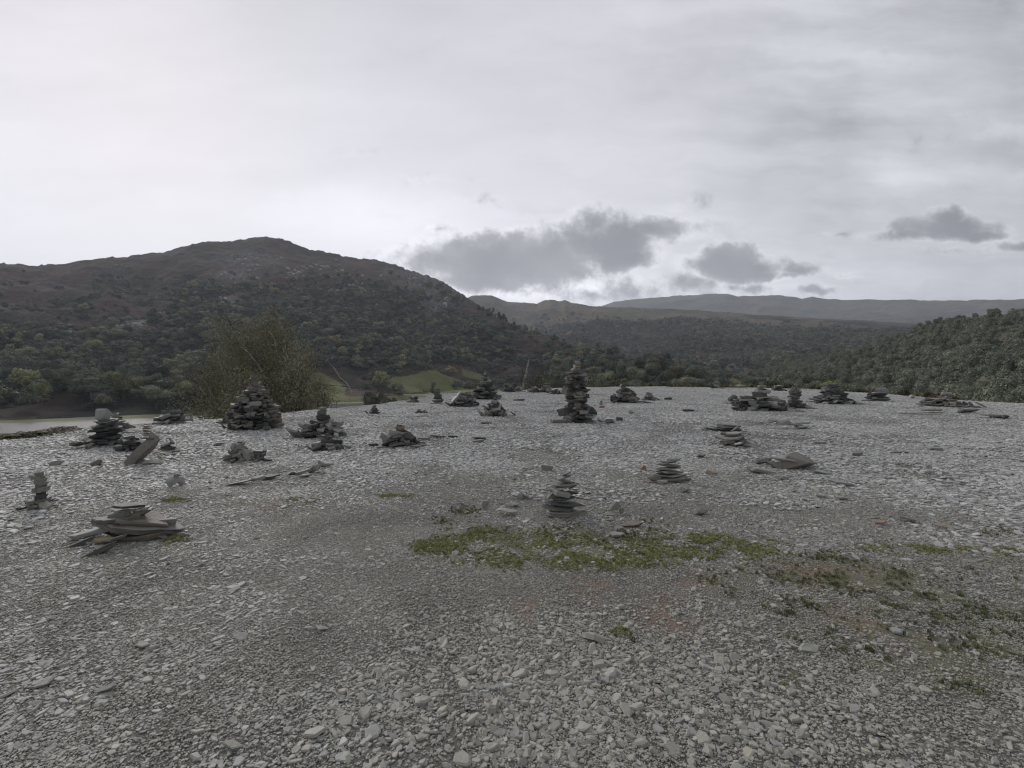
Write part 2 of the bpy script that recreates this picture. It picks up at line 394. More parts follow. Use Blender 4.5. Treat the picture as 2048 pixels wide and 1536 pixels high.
# ------------------------------------------------------------------ terrain
edge_px = [(-900, 980), (-500, 930), (0, 886), (100, 873), (180, 863), (260, 856), (330, 849), (440, 843), (500, 838), (600, 826), (700, 818),
           (760, 812), (820, 804), (880, 792), (930, 787), (1000, 784), (1060, 781), (1150, 776), (1250, 774), (1400, 774), (1500, 776),
           (1600, 778), (1700, 785), (1750, 788), (1800, 792), (1900, 800), (1960, 804), (2048, 809), (2500, 835), (3500, 900)]
eth, er = [], []
for ex, ey in edge_px:
    x, y, z = ray(ex, ey); hx = math.hypot(x, y)
    eth.append(math.atan2(x, y)); er.append(float(EYE / (-z) * hx))
eth = [-math.pi, -2.2] + eth + [2.2, math.pi]; er = [30, 22] + er + [22, 30]
def edgeR(th): return np.interp(th, eth, er)
def floorZ(th): return np.interp(th, [-math.pi, -2, -0.9, 0.0, 0.35, 0.7, 0.9, 2, math.pi], [6, 10, 25.2, 24.6, 20, 14, 12, 10, 6])
def lake_mask(x, y):                    # 1 inside the lake
    px = 1024 + F * x / np.maximum(y, 1)
    far_d = np.interp(px, [-900, -200, 0, 300, 450, 640, 800, 880], [205, 228, 240, 268, 296, 368, 392, 400])
    near_d = np.interp(px, [-900, -200, 0, 200, 500, 800, 880], [150, 178, 196, 206, 216, 300, 398])
    wob = 6 * (fbm(x / 30, y / 30, 5) - 0.5)
    return sstep(0, 8, y - near_d + wob) * sstep(0, 8, far_d - y + wob) * (y > 50)
def H(x, y):
    x = np.asarray(x, float); y = np.asarray(y, float)
    r = np.hypot(x, y); th = np.arctan2(x, y)
    Rr = edgeR(th); u = np.maximum(r - Rr, 0); Fz = floorZ(th)
    drop = 0.5 * u * u / (u + 5)
    z = -Fz * (1 - np.exp(-drop / Fz))
    near = np.exp(-u / 3)
    z = z + near * ((fbm(x / 2.2, y / 2.2, 3, 3) - 0.5) * 0.07 * sstep(0.5, 3, r) + (fbm(x / 0.45, y / 0.45, 9, 3) - 0.5) * 0.022)
    z = z + (1 - near) * (fbm(x / 14, y / 14, 4, 4) - 0.5) * 1.6 * sstep(0, 10, u)
    lk = lake_mask(x, y)
    flat = sstep(60, 130, y) * (px_left(x, y))
    z = z * (1 - flat) + flat * (-24.9 + (fbm(x / 25, y / 25, 6, 3) - 0.5) * 0.8)
    z = z - lk * 1.2
    return z
def px_left(x, y):
    px = 1024 + F * x / np.maximum(y, 1)
    return sstep(1000, 900, px) * (y > 1)
def G(px, py):                          # ground point of the plateau seen at that pixel
    x, y, z = ray(px, py)
    t = EYE / max(-z, 1e-4); X0, Y0 = x * t, y * t
    r = math.hypot(X0, Y0); Rm = float(edgeR(math.atan2(X0, Y0)))
    if r > Rm: X0 *= Rm / r; Y0 *= Rm / r
    return float(X0), float(Y0)

soil_px = [(1070, 1222, 42, 34), (1182, 1182, 44, 26), (1345, 1228, 58, 40), (1400, 1165, 60, 18), (1705, 1243, 80, 34), (1742, 962, 26, 9), (1600, 1135, 60, 14), (1640, 1150, 160, 30),
           (520, 1010, 100, 8)]
grass_px = [(1180, 1108, 190, 27, 1), (1060, 1080, 120, 16, 1), (960, 1064, 60, 10, 1), (1330, 1100, 130, 22, 1), (1240, 1070, 90, 14, 2), (1140, 1060, 55, 12, 2),
            (935, 1022, 26, 11, 2), (880, 1042, 22, 8, 2), (985, 1056, 40, 12, 2), (1280, 1050, 40, 10, 2), (1340, 1046, 20, 7, 2), (1410, 1082, 40, 10, 1), (1460, 1102, 90, 18, 1),
            (1660, 1122, 70, 16, 2), (1690, 1170, 70, 26, 2), (1760, 1165, 30, 14, 2), (1480, 1165, 55, 24, 2), (1560, 1170, 45, 26, 2), (1590, 1210, 50, 26, 2),
            (1820, 1150, 60, 16, 2), (1860, 1195, 70, 20, 2), (1930, 1230, 90, 24, 2), (1800, 1225, 60, 14, 2), (1740, 1205, 40, 14, 2), (1625, 1218, 30, 16, 2), (1680, 1262, 40, 22, 2),
            (2015, 1062, 45, 9, 2), (1830, 1096, 90, 7, 1), (2030, 1105, 40, 12, 1), (2020, 1240, 60, 30, 2), (1990, 1290, 70, 34, 2), (1835, 1255, 50, 18, 2),
            (1600, 1265, 30, 12, 2), (1740, 1320, 50, 24, 2), (1580, 1355, 22, 14, 2), (1900, 1310, 50, 18, 2), (1950, 1370, 60, 20, 2), (1120, 1470, 18, 12, 2), (3000, 1190, 30, 10, 1),
            (790, 992, 26, 4, 1), (880, 1090, 60, 14, 1), (600, 1000, 24, 4, 1), (350, 1080, 22, 9, 1), (340, 1000, 30, 4, 1), (1425, 1470, 16, 12, 2),
            (1560, 890, 20, 4, 1), (1320, 815, 22, 4, 1), (1210, 1370, 16, 10, 2), (1240, 1262, 16, 8, 1), (1260, 1275, 16, 8, 2), (3000, 1190, 30, 10, 1)]
def ell(px, py, lst, soft=0.35):
    r = np.zeros(np.shape(px))
    for e in lst:
        d = np.sqrt(((px - e[0]) / e[2]) ** 2 + ((py - e[1]) / e[3]) ** 2)
        r = np.maximum(r, sstep(1 + soft, 1 - soft, d))
    return r
shallow = {'n': 0}
def ground_masks(x, y, z):
    px, py = proj(x, y, 0 * x)
    ok = (y > 0.5) & (np.hypot(x, y) < edgeR(np.arctan2(x, y)) + 1)
    n = fbm(x / 0.22, y / 0.22, 21, 4); n2 = fbm(x / 1.1, y / 1.1, 22, 4)
    soil = ell(px, py, soil_px, 0.75) * ok * sstep(0.36, 0.50, n + 0.06)
    turf = ell(px, py, grass_px, 0.6) * ok * sstep(0.34, 0.5, n)
    rt = (sstep(1420, 1700, px) * sstep(1085, 1130, py) * sstep(1480, 1260, py) + 0) * ok
    soil = np.maximum(soil, rt * sstep(0.50, 0.62, n2) * 0.4)
    turf = np.maximum(turf, rt * sstep(0.42, 0.58, n2) * sstep(.38, .55, n) * 0.7)
    return soil, turf

def build_ground():
    a_f = np.radians(np.arange(-62, 62.01, 0.36)); a_b = np.radians(np.arange(64, 297, 3.0))
    az = np.concatenate([a_f, a_b]); na = len(az)
    rr = [0.25]
    while rr[-1] < 6600: rr.append(rr[-1] * (1.0115 if 1.5 < rr[-1] < 60 else 1.03) + 0.012)
    rr = np.array(rr); nr = len(rr)
    A, RR = np.meshgrid(az, rr)
    x = RR * np.sin(A); y = RR * np.cos(A); z = H(x, y)
    z = np.where(RR > 700, z - 0.0 * RR, z)
    v = np.stack([x, y, z], -1).reshape(-1, 3)
    v = np.vstack([v, [[0, 0, float(H(0, 0))]]])
    i = np.arange(nr - 1)[:, None] * na; j = np.arange(na)[None, :]; jn = (j + 1) % na
    q = np.stack([i + j, i + jn, i + na + jn, i + na + j], -1).reshape(-1, 4)[:, ::-1]
    c = len(v) - 1; jj = np.arange(na)
    t = np.stack([jj, (jj + 1) % na, np.full(na, c)], -1)
    soil, turf = ground_masks(v[:, 0], v[:, 1], v[:, 2])
    r = np.hypot(v[:, 0], v[:, 1]); th = np.arctan2(v[:, 0], v[:, 1])
    far = sstep(0.3, 2.5, r - edgeR(th) + (fbm(v[:, 0], v[:, 1], 31) - 0.5) * 2)
    px, py = proj(*v.T)
    mead = (sstep(0.3, 2, r - edgeR(th)) * ((px > 1930) & (r < 60)) + ((px > 400) & (px < 1130) & (v[:, 1] > 340)) * 0.8
            + ((px < 400) & (v[:, 1] > 200)) * 0.5 + ((px > 560) & (px < 1150) & (r < edgeR(th) + 22)) * 0.35) * sstep(.35, .55, fbm(v[:, 0] / 12, v[:, 1] / 12, 8) + .05)
    me = mesh_np('ground', v, [q, t], M['ground'], True,
                 {'soil': ('POINT', 'FLOAT', soil), 'turf': ('POINT', 'FLOAT', turf), 'far': ('POINT', 'FLOAT', far), 'meadow': ('POINT', 'FLOAT', np.clip(mead, 0, 1))})
    o = link(bpy.data.objects.new('ground', me)); tag(o, kind='structure')
build_ground()

# the lake
def build_lake():
    az = np.radians(np.arange(-62, 2, 0.5)); d = np.linspace(0, 1, 40)
    A, S = np.meshgrid(az, d); y = 140 + S * 300; x = y * np.tan(A)
    v = np.stack([x, y, np.full(x.shape, -25.6)], -1).reshape(-1, 3)
    na = len(az); i = np.arange(39)[:, None] * na; j = np.arange(na - 1)[None, :]
    q = np.stack([i + j, i + j + 1, i + na + j + 1, i + na + j], -1).reshape(-1, 4)
    o = link(bpy.data.objects.new('lake_water', mesh_np('lake_water', v, [q], M['water'], True))); tag(o, kind='structure')
build_lake()

# hills: ridge line as seen, each at its own distance, real slopes from the foot to behind the ridge
def interp_px(pts, k): return [p[0] for p in pts], [p[k] for p in pts]
class Hill:
    def __init__(s, name, ridge, dist, foot, zfoot, pw, noise, mat, azstep=0.16, ns=230, masks=None, seed=1, skyn=1.0):
        s.name = name
        th, el = [], []
        for px, py in ridge:
            x, y, z = ray(px, py); hx = math.hypot(x, y); th.append(math.atan2(x, y)); el.append(z / hx)
        s.th, s.el = th, el
        s.dth = [math.atan2((p[0] - 1024) / F, 1) for p in dist]; s.dd = [p[1] for p in dist]
        s.fth = [math.atan2((p[0] - 1024) / F, 1) for p in foot]; s.fd = [p[1] for p in foot]
        s.zf, s.pw, s.nz, s.seed, s.skyn = zfoot, pw, noise, seed, skyn
        az = np.arange(th[0], th[-1], math.radians(azstep))
        S = np.concatenate([np.linspace(0, 1, ns), 1 + np.linspace(0.02, 0.7, 24)])
        A, SS = np.meshgrid(az, S)
        x, y, z = s.point(A, SS)
        v = np.stack([x, y, z], -1).reshape(-1, 3); na = len(az); n = len(S)
        i = np.arange(n - 1)[:, None] * na; j = np.arange(na - 1)[None, :]
        q = np.stack([i + j, i + j + 1, i + na + j + 1, i + na + j], -1).reshape(-1, 4)
        px, py = proj(*v.T)
        mk = masks(px, py, v) if masks else {}
        at = {k: ('POINT', 'FLOAT', np.clip(mk.get(k, np.zeros(len(v))), 0, 1)) for k in ('rock', 'meadow', 'wood')}
        s.obj = link(bpy.data.objects.new(name, mesh_np(name, v, [q], mat, True, at))); tag(s.obj, kind='structure')
    def point(s, A, S):
        A = np.asarray(A); S = np.asarray(S)
        D = np.interp(A, s.dth, s.dd); Fd = np.interp(A, s.fth, s.fd)
        zr = EYE + D * np.interp(A, s.th, s.el)
        r = Fd + (D - Fd) * S
        x = r * np.sin(A); y = r * np.cos(A)
        Sc = np.minimum(S, 1)
        z = s.zf + (zr - s.zf) * Sc ** s.pw
        z = np.where(S > 1, zr - (S - 1) * (D - Fd) * 0.45, z)
        L = s.nz[1]
        rid = 1 - np.abs(2 * fbm(x / L, y / L, s.seed, 5, 0.52) - 1)
        nn = (rid - 0.75) * s.nz[0] * np.sin(np.pi * np.clip(S, 0, 1)) ** 0.6 + (fbm(x / (L * .12), y / (L * .12), s.seed + 5, 4, .6) - 0.5) * s.nz[0] * 0.10 * sstep(0, .1, S)
        z = z + nn
        # keep slopes below the line of the ridge so the skyline is the ridge itself
        lim = EYE + r * (np.interp(A, s.th, s.el) - 0.0025 * (1 - Sc) * 2)
        z = np.where(S < 0.97, np.minimum(z, np.maximum(lim, s.zf + 0 * z)), z)
        crag = (fbm(A * 260, A * 0 + 3.3, s.seed + 9, 3, .6) - 0.5) * s.skyn * sstep(0.9, 1, S)
        return x, y, z + crag

ridge1 = [(-700,600),(-300,560),(-100,540),(0,529),(30,526),(60,530),(90,530),(150,524),(200,517),(232,513),(250,514),(290,508),(340,502),(360,495),(380,490),(412,484),(425,482),(440,484),
          (470,480),(510,476),(535,475),(558,475),(580,484),(600,492),(620,499),(660,504),(700,514),(740,519),(780,526),(820,540),(860,552),(890,566),(915,582),(940,600),
          (970,618),(1000,637),(1030,654),(1060,662),(1100,676),(1150,692),(1200,706),(1260,722),(1330,742),(1400,765)]
fieldA = [(590,742),(640,744),(670,760),(692,775),(690,797),(600,800),(585,770)]
fieldB = [(760,772),(784,753),(815,752),(844,742),(869,739),(890,750),(922,760),(940,772),(930,780),(886,783),(818,784),(792,774)]
fieldC = [(925,738),(950,745),(998,760),(985,770),(950,758),(925,752)]
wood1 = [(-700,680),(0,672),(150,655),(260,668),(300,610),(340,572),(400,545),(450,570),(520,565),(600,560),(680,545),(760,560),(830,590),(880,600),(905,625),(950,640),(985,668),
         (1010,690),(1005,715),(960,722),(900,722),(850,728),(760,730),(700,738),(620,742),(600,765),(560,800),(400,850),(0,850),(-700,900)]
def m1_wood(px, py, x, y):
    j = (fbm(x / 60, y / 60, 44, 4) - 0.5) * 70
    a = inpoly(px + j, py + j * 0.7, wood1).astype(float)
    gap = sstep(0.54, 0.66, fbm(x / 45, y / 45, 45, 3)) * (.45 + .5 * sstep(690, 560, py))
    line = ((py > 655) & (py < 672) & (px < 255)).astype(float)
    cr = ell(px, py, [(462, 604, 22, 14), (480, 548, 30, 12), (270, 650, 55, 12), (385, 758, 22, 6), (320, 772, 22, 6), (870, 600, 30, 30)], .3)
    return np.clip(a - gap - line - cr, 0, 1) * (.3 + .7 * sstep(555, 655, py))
def m1_meadow(px, py, x, y):
    j = (fbm(x / 20, y / 20, 46, 4) - 0.5) * 16
    a = (inpoly(px + j, py + j * .4, fieldA) | inpoly(px + j, py + j * .4, fieldB) | inpoly(px + j, py + j * .4, fieldC)).astype(float)
    hole = ((px > 690) & (px < 800) & (py > 770) & (py < 790)).astype(float)
    a = np.maximum(a, (((py > 792) & (px > 640) & (px < 1000)) * 0.75))
    a = np.maximum(a, (((py > 836) & (px < 300)) * 0.6))
    return np.clip(a, 0, 1)
def masks1(px, py, v):
    x, y = v[:, 0], v[:, 1]
    rock = ell(px, py, [(462, 604, 30, 16), (470, 548, 50, 16), (260, 652, 60, 16), (870, 590, 55, 50), (840, 560, 60, 25), (500, 520, 70, 20)], .6) * 0.9
    rock = np.maximum(rock, 0.25 * sstep(0.52, 0.6, fbm(x / 50, y / 50, 61, 4)))
    md = np.maximum(m1_meadow(px, py, x, y), 0.16 * ((py > 654) & (py < 672) & (px < 300)))
    md = np.maximum(md, 0.22 * sstep(560, 500, py) * sstep(.45, .6, fbm(x / 90, y / 90, 62)))
    return {'rock': rock, 'meadow': md, 'wood': m1_wood(px, py, x, y)}
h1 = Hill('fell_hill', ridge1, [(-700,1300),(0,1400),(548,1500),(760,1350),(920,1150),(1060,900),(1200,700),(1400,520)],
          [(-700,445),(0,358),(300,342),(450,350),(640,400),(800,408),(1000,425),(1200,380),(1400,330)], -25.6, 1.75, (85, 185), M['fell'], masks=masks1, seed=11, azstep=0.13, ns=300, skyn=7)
ridge2 = [(820,640),(880,620),(930,598),(945,592),(962,590),(985,592),(1000,598),(1015,604),(1050,605),(1073,608),(1085,603),(1100,599),(1108,600),(1118,603),(1130,600),(1140,605),(1160,607),(1180,612),
          (1200,613),(1250,614),(1300,617),(1350,619),(1400,621),(1450,625),(1500,629),(1560,633),(1620,637),(1700,640),(1780,644),(1900,652),(2048,668),(2400,700)]
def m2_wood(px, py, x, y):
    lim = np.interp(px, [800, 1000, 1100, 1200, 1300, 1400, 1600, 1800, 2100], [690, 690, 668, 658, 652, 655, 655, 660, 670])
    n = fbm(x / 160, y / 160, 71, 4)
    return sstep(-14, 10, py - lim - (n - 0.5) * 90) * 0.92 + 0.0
def masks2(px, py, v):
    return {'rock': 0.3 * sstep(.5, .62, fbm(v[:, 0] / 120, v[:, 1] / 120, 72, 4)), 'meadow': 0.10 * sstep(.5, .6, fbm(v[:, 0] / 150, v[:, 1] / 150, 73, 3)),
            'wood': m2_wood(px, py, v[:, 0], v[:, 1])}
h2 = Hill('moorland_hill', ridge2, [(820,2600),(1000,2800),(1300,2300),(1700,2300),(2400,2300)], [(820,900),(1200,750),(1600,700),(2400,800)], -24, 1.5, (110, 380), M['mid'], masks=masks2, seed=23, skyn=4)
ridge3 = [(1100,640),(1180,622),(1205,612),(1230,603),(1280,598),(1350,592),(1400,589),(1440,587),(1458,588),(1475,592),(1500,592),(1530,591),(1560,591),(1590,594),(1602,597),(1625,594),(1650,598),
          (1680,600),(1720,599),(1750,601),(1785,599),(1820,599),(1840,601),(1900,600),(1980,600),(2048,599),(2400,596)]
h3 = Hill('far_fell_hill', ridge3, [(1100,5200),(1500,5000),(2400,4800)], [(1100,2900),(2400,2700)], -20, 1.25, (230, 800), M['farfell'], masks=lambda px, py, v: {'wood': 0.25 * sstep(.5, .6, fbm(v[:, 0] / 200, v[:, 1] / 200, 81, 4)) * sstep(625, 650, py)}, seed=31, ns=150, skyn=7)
ridge5 = [(1440,770),(1500,757),(1560,744),(1620,731),(1700,714),(1780,692),(1850,666),(1900,657),(1960,649),(2048,639),(2200,620),(2600,568),(3400,508)]
h5 = Hill('wooded_hill', ridge5, [(1440,540),(1700,470),(1900,400),(2048,360),(2600,330),(3400,300)], [(1440,200),(1700,140),(1900,95),(2048,80),(2600,80),(3400,80)], -15, 1.25, (9, 60), M['rhill'], masks=lambda px, py, v: {'wood': 0.6 + 0 * px}, seed=41, skyn=0.5)

# ------------------------------------------------------------------ trees
def ico(sub):
    bm = bmesh.new(); bmesh.ops.create_icosphere(bm, subdivisions=sub, radius=1)
    v = np.array([q.co[:] for q in bm.verts]); f = np.array([[a.index for a in q.verts] for q in bm.faces]); bm.free()
    return v, f
ICO1, ICO2 = ico(1), ico(2)
def crown_mesh(name, seed, mat, ncards, csize, lumps=9, shape='oak', solid=True, solidity=0.82, lv=0.32, sv=0.12, nj=0.55):
    """crown in a unit box: radius 0.5, from z=0.12 to z=1"""
    g = np.random.default_rng(seed)
    V, T, Q, rv, rq = [], [], [], [], []
    off = 0
    C, S = [], []
    for i in range(lumps):
        if shape == 'oak':
            a = g.uniform(0, 2 * math.pi); rr = math.sqrt(g.uniform(0, 1)) * 0.33; z = 0.34 + 0.36 * g.uniform(0, 1) * (1 - rr)
            s = g.uniform(0.15, 0.24); sc = (s, s, s * 0.85)
        elif shape == 'tall':
            a = g.uniform(0, 2 * math.pi); z = g.uniform(0.25, 0.88); rr = g.uniform(0, 0.26) * (1.1 - z); s = g.uniform(0.13, 0.2) * (1.25 - z * .6); sc = (s, s, s * .9)
        elif shape == 'bush':
            a = g.uniform(0, 2 * math.pi); rr = math.sqrt(g.uniform(0, 1)) * 0.36; z = 0.12 + 0.6 * g.uniform(0, 1) * (1 - rr * 1.3); s = g.uniform(0.14, 0.24); sc = (s, s, s * 1.1)
        else:   # pine
            z = 0.25 + 0.7 * i / lumps; a = g.uniform(0, 6.28); rr = 0.1 * (1 - z); s = 0.30 * (1.08 - z); sc = (s, s, s * 0.5)
        C.append((rr * math.cos(a), rr * math.sin(a), z)); S.append(sc)
    C = np.array(C); S = np.array(S)
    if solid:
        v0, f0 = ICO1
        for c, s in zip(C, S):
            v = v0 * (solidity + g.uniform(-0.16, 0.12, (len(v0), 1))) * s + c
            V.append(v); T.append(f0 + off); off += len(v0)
            rv.append(np.full(len(f0), sv) + g.uniform(-.15, .15, len(f0)) + g.uniform(-.1, .15))  # inner lumps darker than the leaves: crown shade put into their tone
    k = g.integers(0, lumps, ncards); d = g.normal(size=(ncards, 3)); d /= np.linalg.norm(d, axis=1)[:, None]
    d[:, 2] = np.where(d[:, 2] < -0.45, -d[:, 2], d[:, 2])
    lumpv = g.uniform(-lv, lv, lumps)
    rad = g.uniform(0.8, 1.12, (ncards, 1)) ** 1
    ctr = C[k] + d * S[k] * rad
    nrm = d + g.normal(size=(ncards, 3)) * nj; nrm /= np.linalg.norm(nrm, axis=1)[:, None]
    t = np.cross(nrm, g.normal(size=(ncards, 3))); t /= np.linalg.norm(t, axis=1)[:, None]; bt = np.cross(nrm, t)
    sz = csize * g.uniform(0.5, 1.3, (ncards, 1))
    quad = np.stack([ctr - t * sz, ctr - bt * sz * .6, ctr + t * sz, ctr + bt * sz * .6], 1).reshape(-1, 3)
    V.append(quad); Q = np.arange(ncards * 4).reshape(-1, 4) + off
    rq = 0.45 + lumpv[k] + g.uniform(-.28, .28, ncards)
    fs = [np.concatenate(T)] if T else []
    rnd = np.concatenate(([np.concatenate(rv)] if T else []) + [rq])
    fs.append(Q)
    return mesh_np(name, np.concatenate(V), fs, mat, False, {'rnd': ('FACE', 'FLOAT', np.clip(rnd, 0, 1))})
def tube(V, Fc, pts, radii, n=6):
    """append a tapered tube"""
    base = len(V); pts = [Vector(p) for p in pts]
    for i, p in enumerate(pts):
        d = (pts[min(i + 1, len(pts) - 1)] - pts[max(i - 1, 0)]).normalized()
        u = d.orthogonal().normalized(); w_ = d.cross(u)
        for k in range(n):
            a = 2 * math.pi * k / n; V.append(tuple(p + (u * math.cos(a) + w_ * math.sin(a)) * radii[i]))
    for i in range(len(pts) - 1):
        for k in range(n):
            a = base + i * n + k; b_ = base + i * n + (k + 1) % n
            Fc.append((a, b_, b_ + n, a + n))
def trunk_mesh(name, seed, mat, top=0.6, r=0.035, limbs=6):
    g = random.Random(seed); V, Fc = [], []
    pts = [(0, 0, -0.05)]; x = y = 0
    for i in range(1, 6):
        x += g.uniform(-.02, .02); y += g.uniform(-.02, .02); pts.append((x, y, top * i / 5))
    tube(V, Fc, pts, [r * (1.25 - i * .18) for i in range(6)], 6)
    for i in range(limbs):
        j = g.randint(1, 4); s = pts[j]; a = g.uniform(0, 6.28); L = g.uniform(.22, .36)
        e = (s[0] + math.cos(a) * L, s[1] + math.sin(a) * L, s[2] + L * g.uniform(.4, .9)); mid = tuple((s[q] + e[q]) / 2 + g.uniform(-.02, .02) for q in range(3))
        tube(V, Fc, [s, mid, e], [r * .5, r * .32, r * .12], 5)
    return mesh_py(name, V, Fc, mat, True)

def hidden(name, mesh, coll):
    o = bpy.data.objects.new(name, mesh); coll.objects.link(o); return o
def scatter(name, pts, rot, scl, idx, coll, label=None, cat=None, parent=None):
    n = len(pts)
    me = bpy.data.meshes.new(name); me.vertices.add(n); me.vertices.foreach_set('co', np.asarray(pts, np.float32).ravel())
    for k, ty, arr in (('rot', 'FLOAT_VECTOR', rot), ('scl', 'FLOAT_VECTOR', scl), ('idx', 'INT', idx)):
        at = me.attributes.new(k, ty, 'POINT'); at.data.foreach_set('vector' if ty == 'FLOAT_VECTOR' else 'value', np.asarray(arr, np.int32 if ty == 'INT' else np.float32).ravel())
    o = link(bpy.data.objects.new(name, me), parent)
    ng = bpy.data.node_groups.new(name + '_scatter', 'GeometryNodeTree')
    ng.interface.new_socket('Geometry', in_out='INPUT', socket_type='NodeSocketGeometry')
    ng.interface.new_socket('Geometry', in_out='OUTPUT', socket_type='NodeSocketGeometry')
    N = ng.nodes; L = ng.links
    gi = N.new('NodeGroupInput'); go = N.new('NodeGroupOutput'); ip = N.new('GeometryNodeInstanceOnPoints'); ci = N.new('GeometryNodeCollectionInfo')
    ci.inputs['Collection'].default_value = coll; ci.inputs['Separate Children'].default_value = True; ci.inputs['Reset Children'].default_value = True
    def na(nm, dt):
        q = N.new('GeometryNodeInputNamedAttribute'); q.data_type = dt; q.inputs['Name'].default_value = nm; return q.outputs['Attribute']
    e2r = N.new('FunctionNodeEulerToRotation')
    L.new(na('rot', 'FLOAT_VECTOR'), e2r.inputs[0]); L.new(e2r.outputs[0], ip.inputs['Rotation'])
    L.new(na('scl', 'FLOAT_VECTOR'), ip.inputs['Scale']); L.new(na('idx', 'INT'), ip.inputs['Instance Index'])
    ip.inputs['Pick Instance'].default_value = True
    L.new(gi.outputs[0], ip.inputs['Points']); L.new(ci.outputs[0], ip.inputs['Instance']); L.new(ip.outputs[0], go.inputs[0])
    md = o.modifiers.new('scatter', 'NODES'); md.node_group = ng
    tag(o, label, cat, None, 'stuff')
    return o
def newcoll(name): return bpy.data.collections.new(name)

# tree sources
def crown_set(prefix, mat, n, ncards, csize, shapes, lumps=9, **k):
    c = newcoll(prefix + '_sources'); ms = []
    for i in range(n):
        me = crown_mesh('%s_crown' % prefix, 100 + i * 7 + len(prefix), mat, ncards, csize, lumps, shapes[i % len(shapes)], **k)
        hidden('%s_%02d' % (prefix, i), me, c); ms.append(me)
    return c, ms
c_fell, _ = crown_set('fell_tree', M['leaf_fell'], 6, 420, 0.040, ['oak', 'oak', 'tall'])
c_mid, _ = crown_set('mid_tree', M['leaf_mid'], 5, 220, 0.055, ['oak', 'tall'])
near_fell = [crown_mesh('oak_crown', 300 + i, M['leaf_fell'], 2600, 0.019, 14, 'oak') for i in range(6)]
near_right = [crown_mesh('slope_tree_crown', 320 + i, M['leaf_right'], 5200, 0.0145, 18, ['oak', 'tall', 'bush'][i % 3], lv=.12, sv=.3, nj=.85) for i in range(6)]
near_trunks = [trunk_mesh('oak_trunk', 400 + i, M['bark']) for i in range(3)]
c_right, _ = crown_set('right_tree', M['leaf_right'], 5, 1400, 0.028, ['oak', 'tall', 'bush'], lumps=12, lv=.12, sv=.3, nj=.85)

TREES = []   # (dist, x, y, z, w, h, zone)
def hill_scatter(h, n, s0, s1, mask, zone, wr, hr, seed, axmin=-0.86, axmax=0.88):
    g = np.random.default_rng(seed)
    A = g.uniform(max(h.th[0], axmin), min(h.th[-1], axmax), n)
    Dm = np.interp(A, h.dth, h.dd); Fd = np.interp(A, h.fth, h.fd)
    r2 = g.uniform((Fd + s0 * (Dm - Fd)) ** 2, (Fd + s1 * (Dm - Fd)) ** 2)
    keep = g.uniform(0, 1, n) < (r2 / r2.max()) * 0 + (Dm ** 2 / max(h.dd) ** 2)
    S = (np.sqrt(r2) - Fd) / (Dm - Fd)
    x, y, z = h.point(A, S); px, py = proj(x, y, z)
    mk = mask(px, py, x, y)
    k = (g.uniform(0, 1, n) < mk) & keep
    x, y, z, px, py = x[k], y[k], z[k], px[k], py[k]
    n = len(x); w_ = wr[0] + (wr[1] - wr[0]) * g.uniform(0, 1, n) ** 1.5 * 1.1; hh = w_ * g.uniform(*hr, n)
    TREES.append(np.stack([np.hypot(x, y), x, y, z, w_, hh, np.full(n, zone)], 1))
def mask_h1(px, py, x, y):
    wv = m1_wood(px, py, x, y)
    sc = 0.13 * sstep(530, 600, py) * sstep(.52, .66, fbm(x / 70, y / 70, 48, 3)) + 0.03 * sstep(540, 600, py) + 0.10 * ((px > 960) & (py > 640)) + 0.06 * ((px > 600) & (px < 1000) & (py > 725) & (py < 750)) + 0.02 * (py > 740) * (px > 600)
    sc = sc * (1 - m1_meadow(px, py, x, y) * .95)
    spur = 0.35 * ((px > 1080) & (px < 1400) & (py > 690))
    return np.clip(np.maximum(np.maximum(wv, sc), spur), 0, 1)
hill_scatter(h1, 29000, 0.02, 0.95, mask_h1, 0, (7, 22), (0.62, 1.0), 51)
def mask_h2(px, py, x, y): return np.clip(np.maximum(m2_wood(px, py, x, y), 0.05 * (py > 628)), 0, 1)
hill_scatter(h2, 40000, 0.02, 0.8, mask_h2, 1, (12, 22), (0.6, 0.9), 52, axmin=0.0)
def mask_h5(px, py, x, y): return 0.9 + 0 * px
hill_scatter(h5, 11000, 0.0, 1.08, mask_h5, 2, (4.2, 8.5), (0.8, 1.15), 53)
# valley floor woods beyond the plateau
def valley(n, a0, a1, r0, r1, zone, wr, hr, seed, cond=None):
    g = np.random.default_rng(seed); A = g.uniform(a0, a1, n); r = np.sqrt(g.uniform(r0 ** 2, r1 ** 2, n))
    x = r * np.sin(A); y = r * np.cos(A); z = H(x, y); w_ = g.uniform(*wr, n)
    px, py = proj(x, y, z)
    k = np.ones(n, bool) if cond is None else cond(px, py, x, y, g.uniform(0, 1, n))
    T_ = np.stack([r, x, y, z, w_, w_ * g.uniform(*hr, n), np.full(n, zone)], 1)[k]; TREES.append(T_)
valley(3600, R(7), R(36), 230, 800, 0, (11, 19), (0.6, 0.85), 54)
valley(260, R(9), R(30), 120, 230, 2, (8, 12), (0.8, 1.1), 55)
TR = np.concatenate(TREES)
_g = np.random.default_rng(3)
_n = (TR[:, 0] < 620) & (TR[:, 6] == 0)
TR = TR[~_n | (_g.uniform(0, 1, len(TR)) < .62)]
_n = (TR[:, 0] < 620) & (TR[:, 6] == 0)
TR[_n, 4] *= 1.12; TR[_n, 5] *= 1.3
TR[:, 3] -= 0.4
TR = TR[np.argsort(TR[:, 0])]
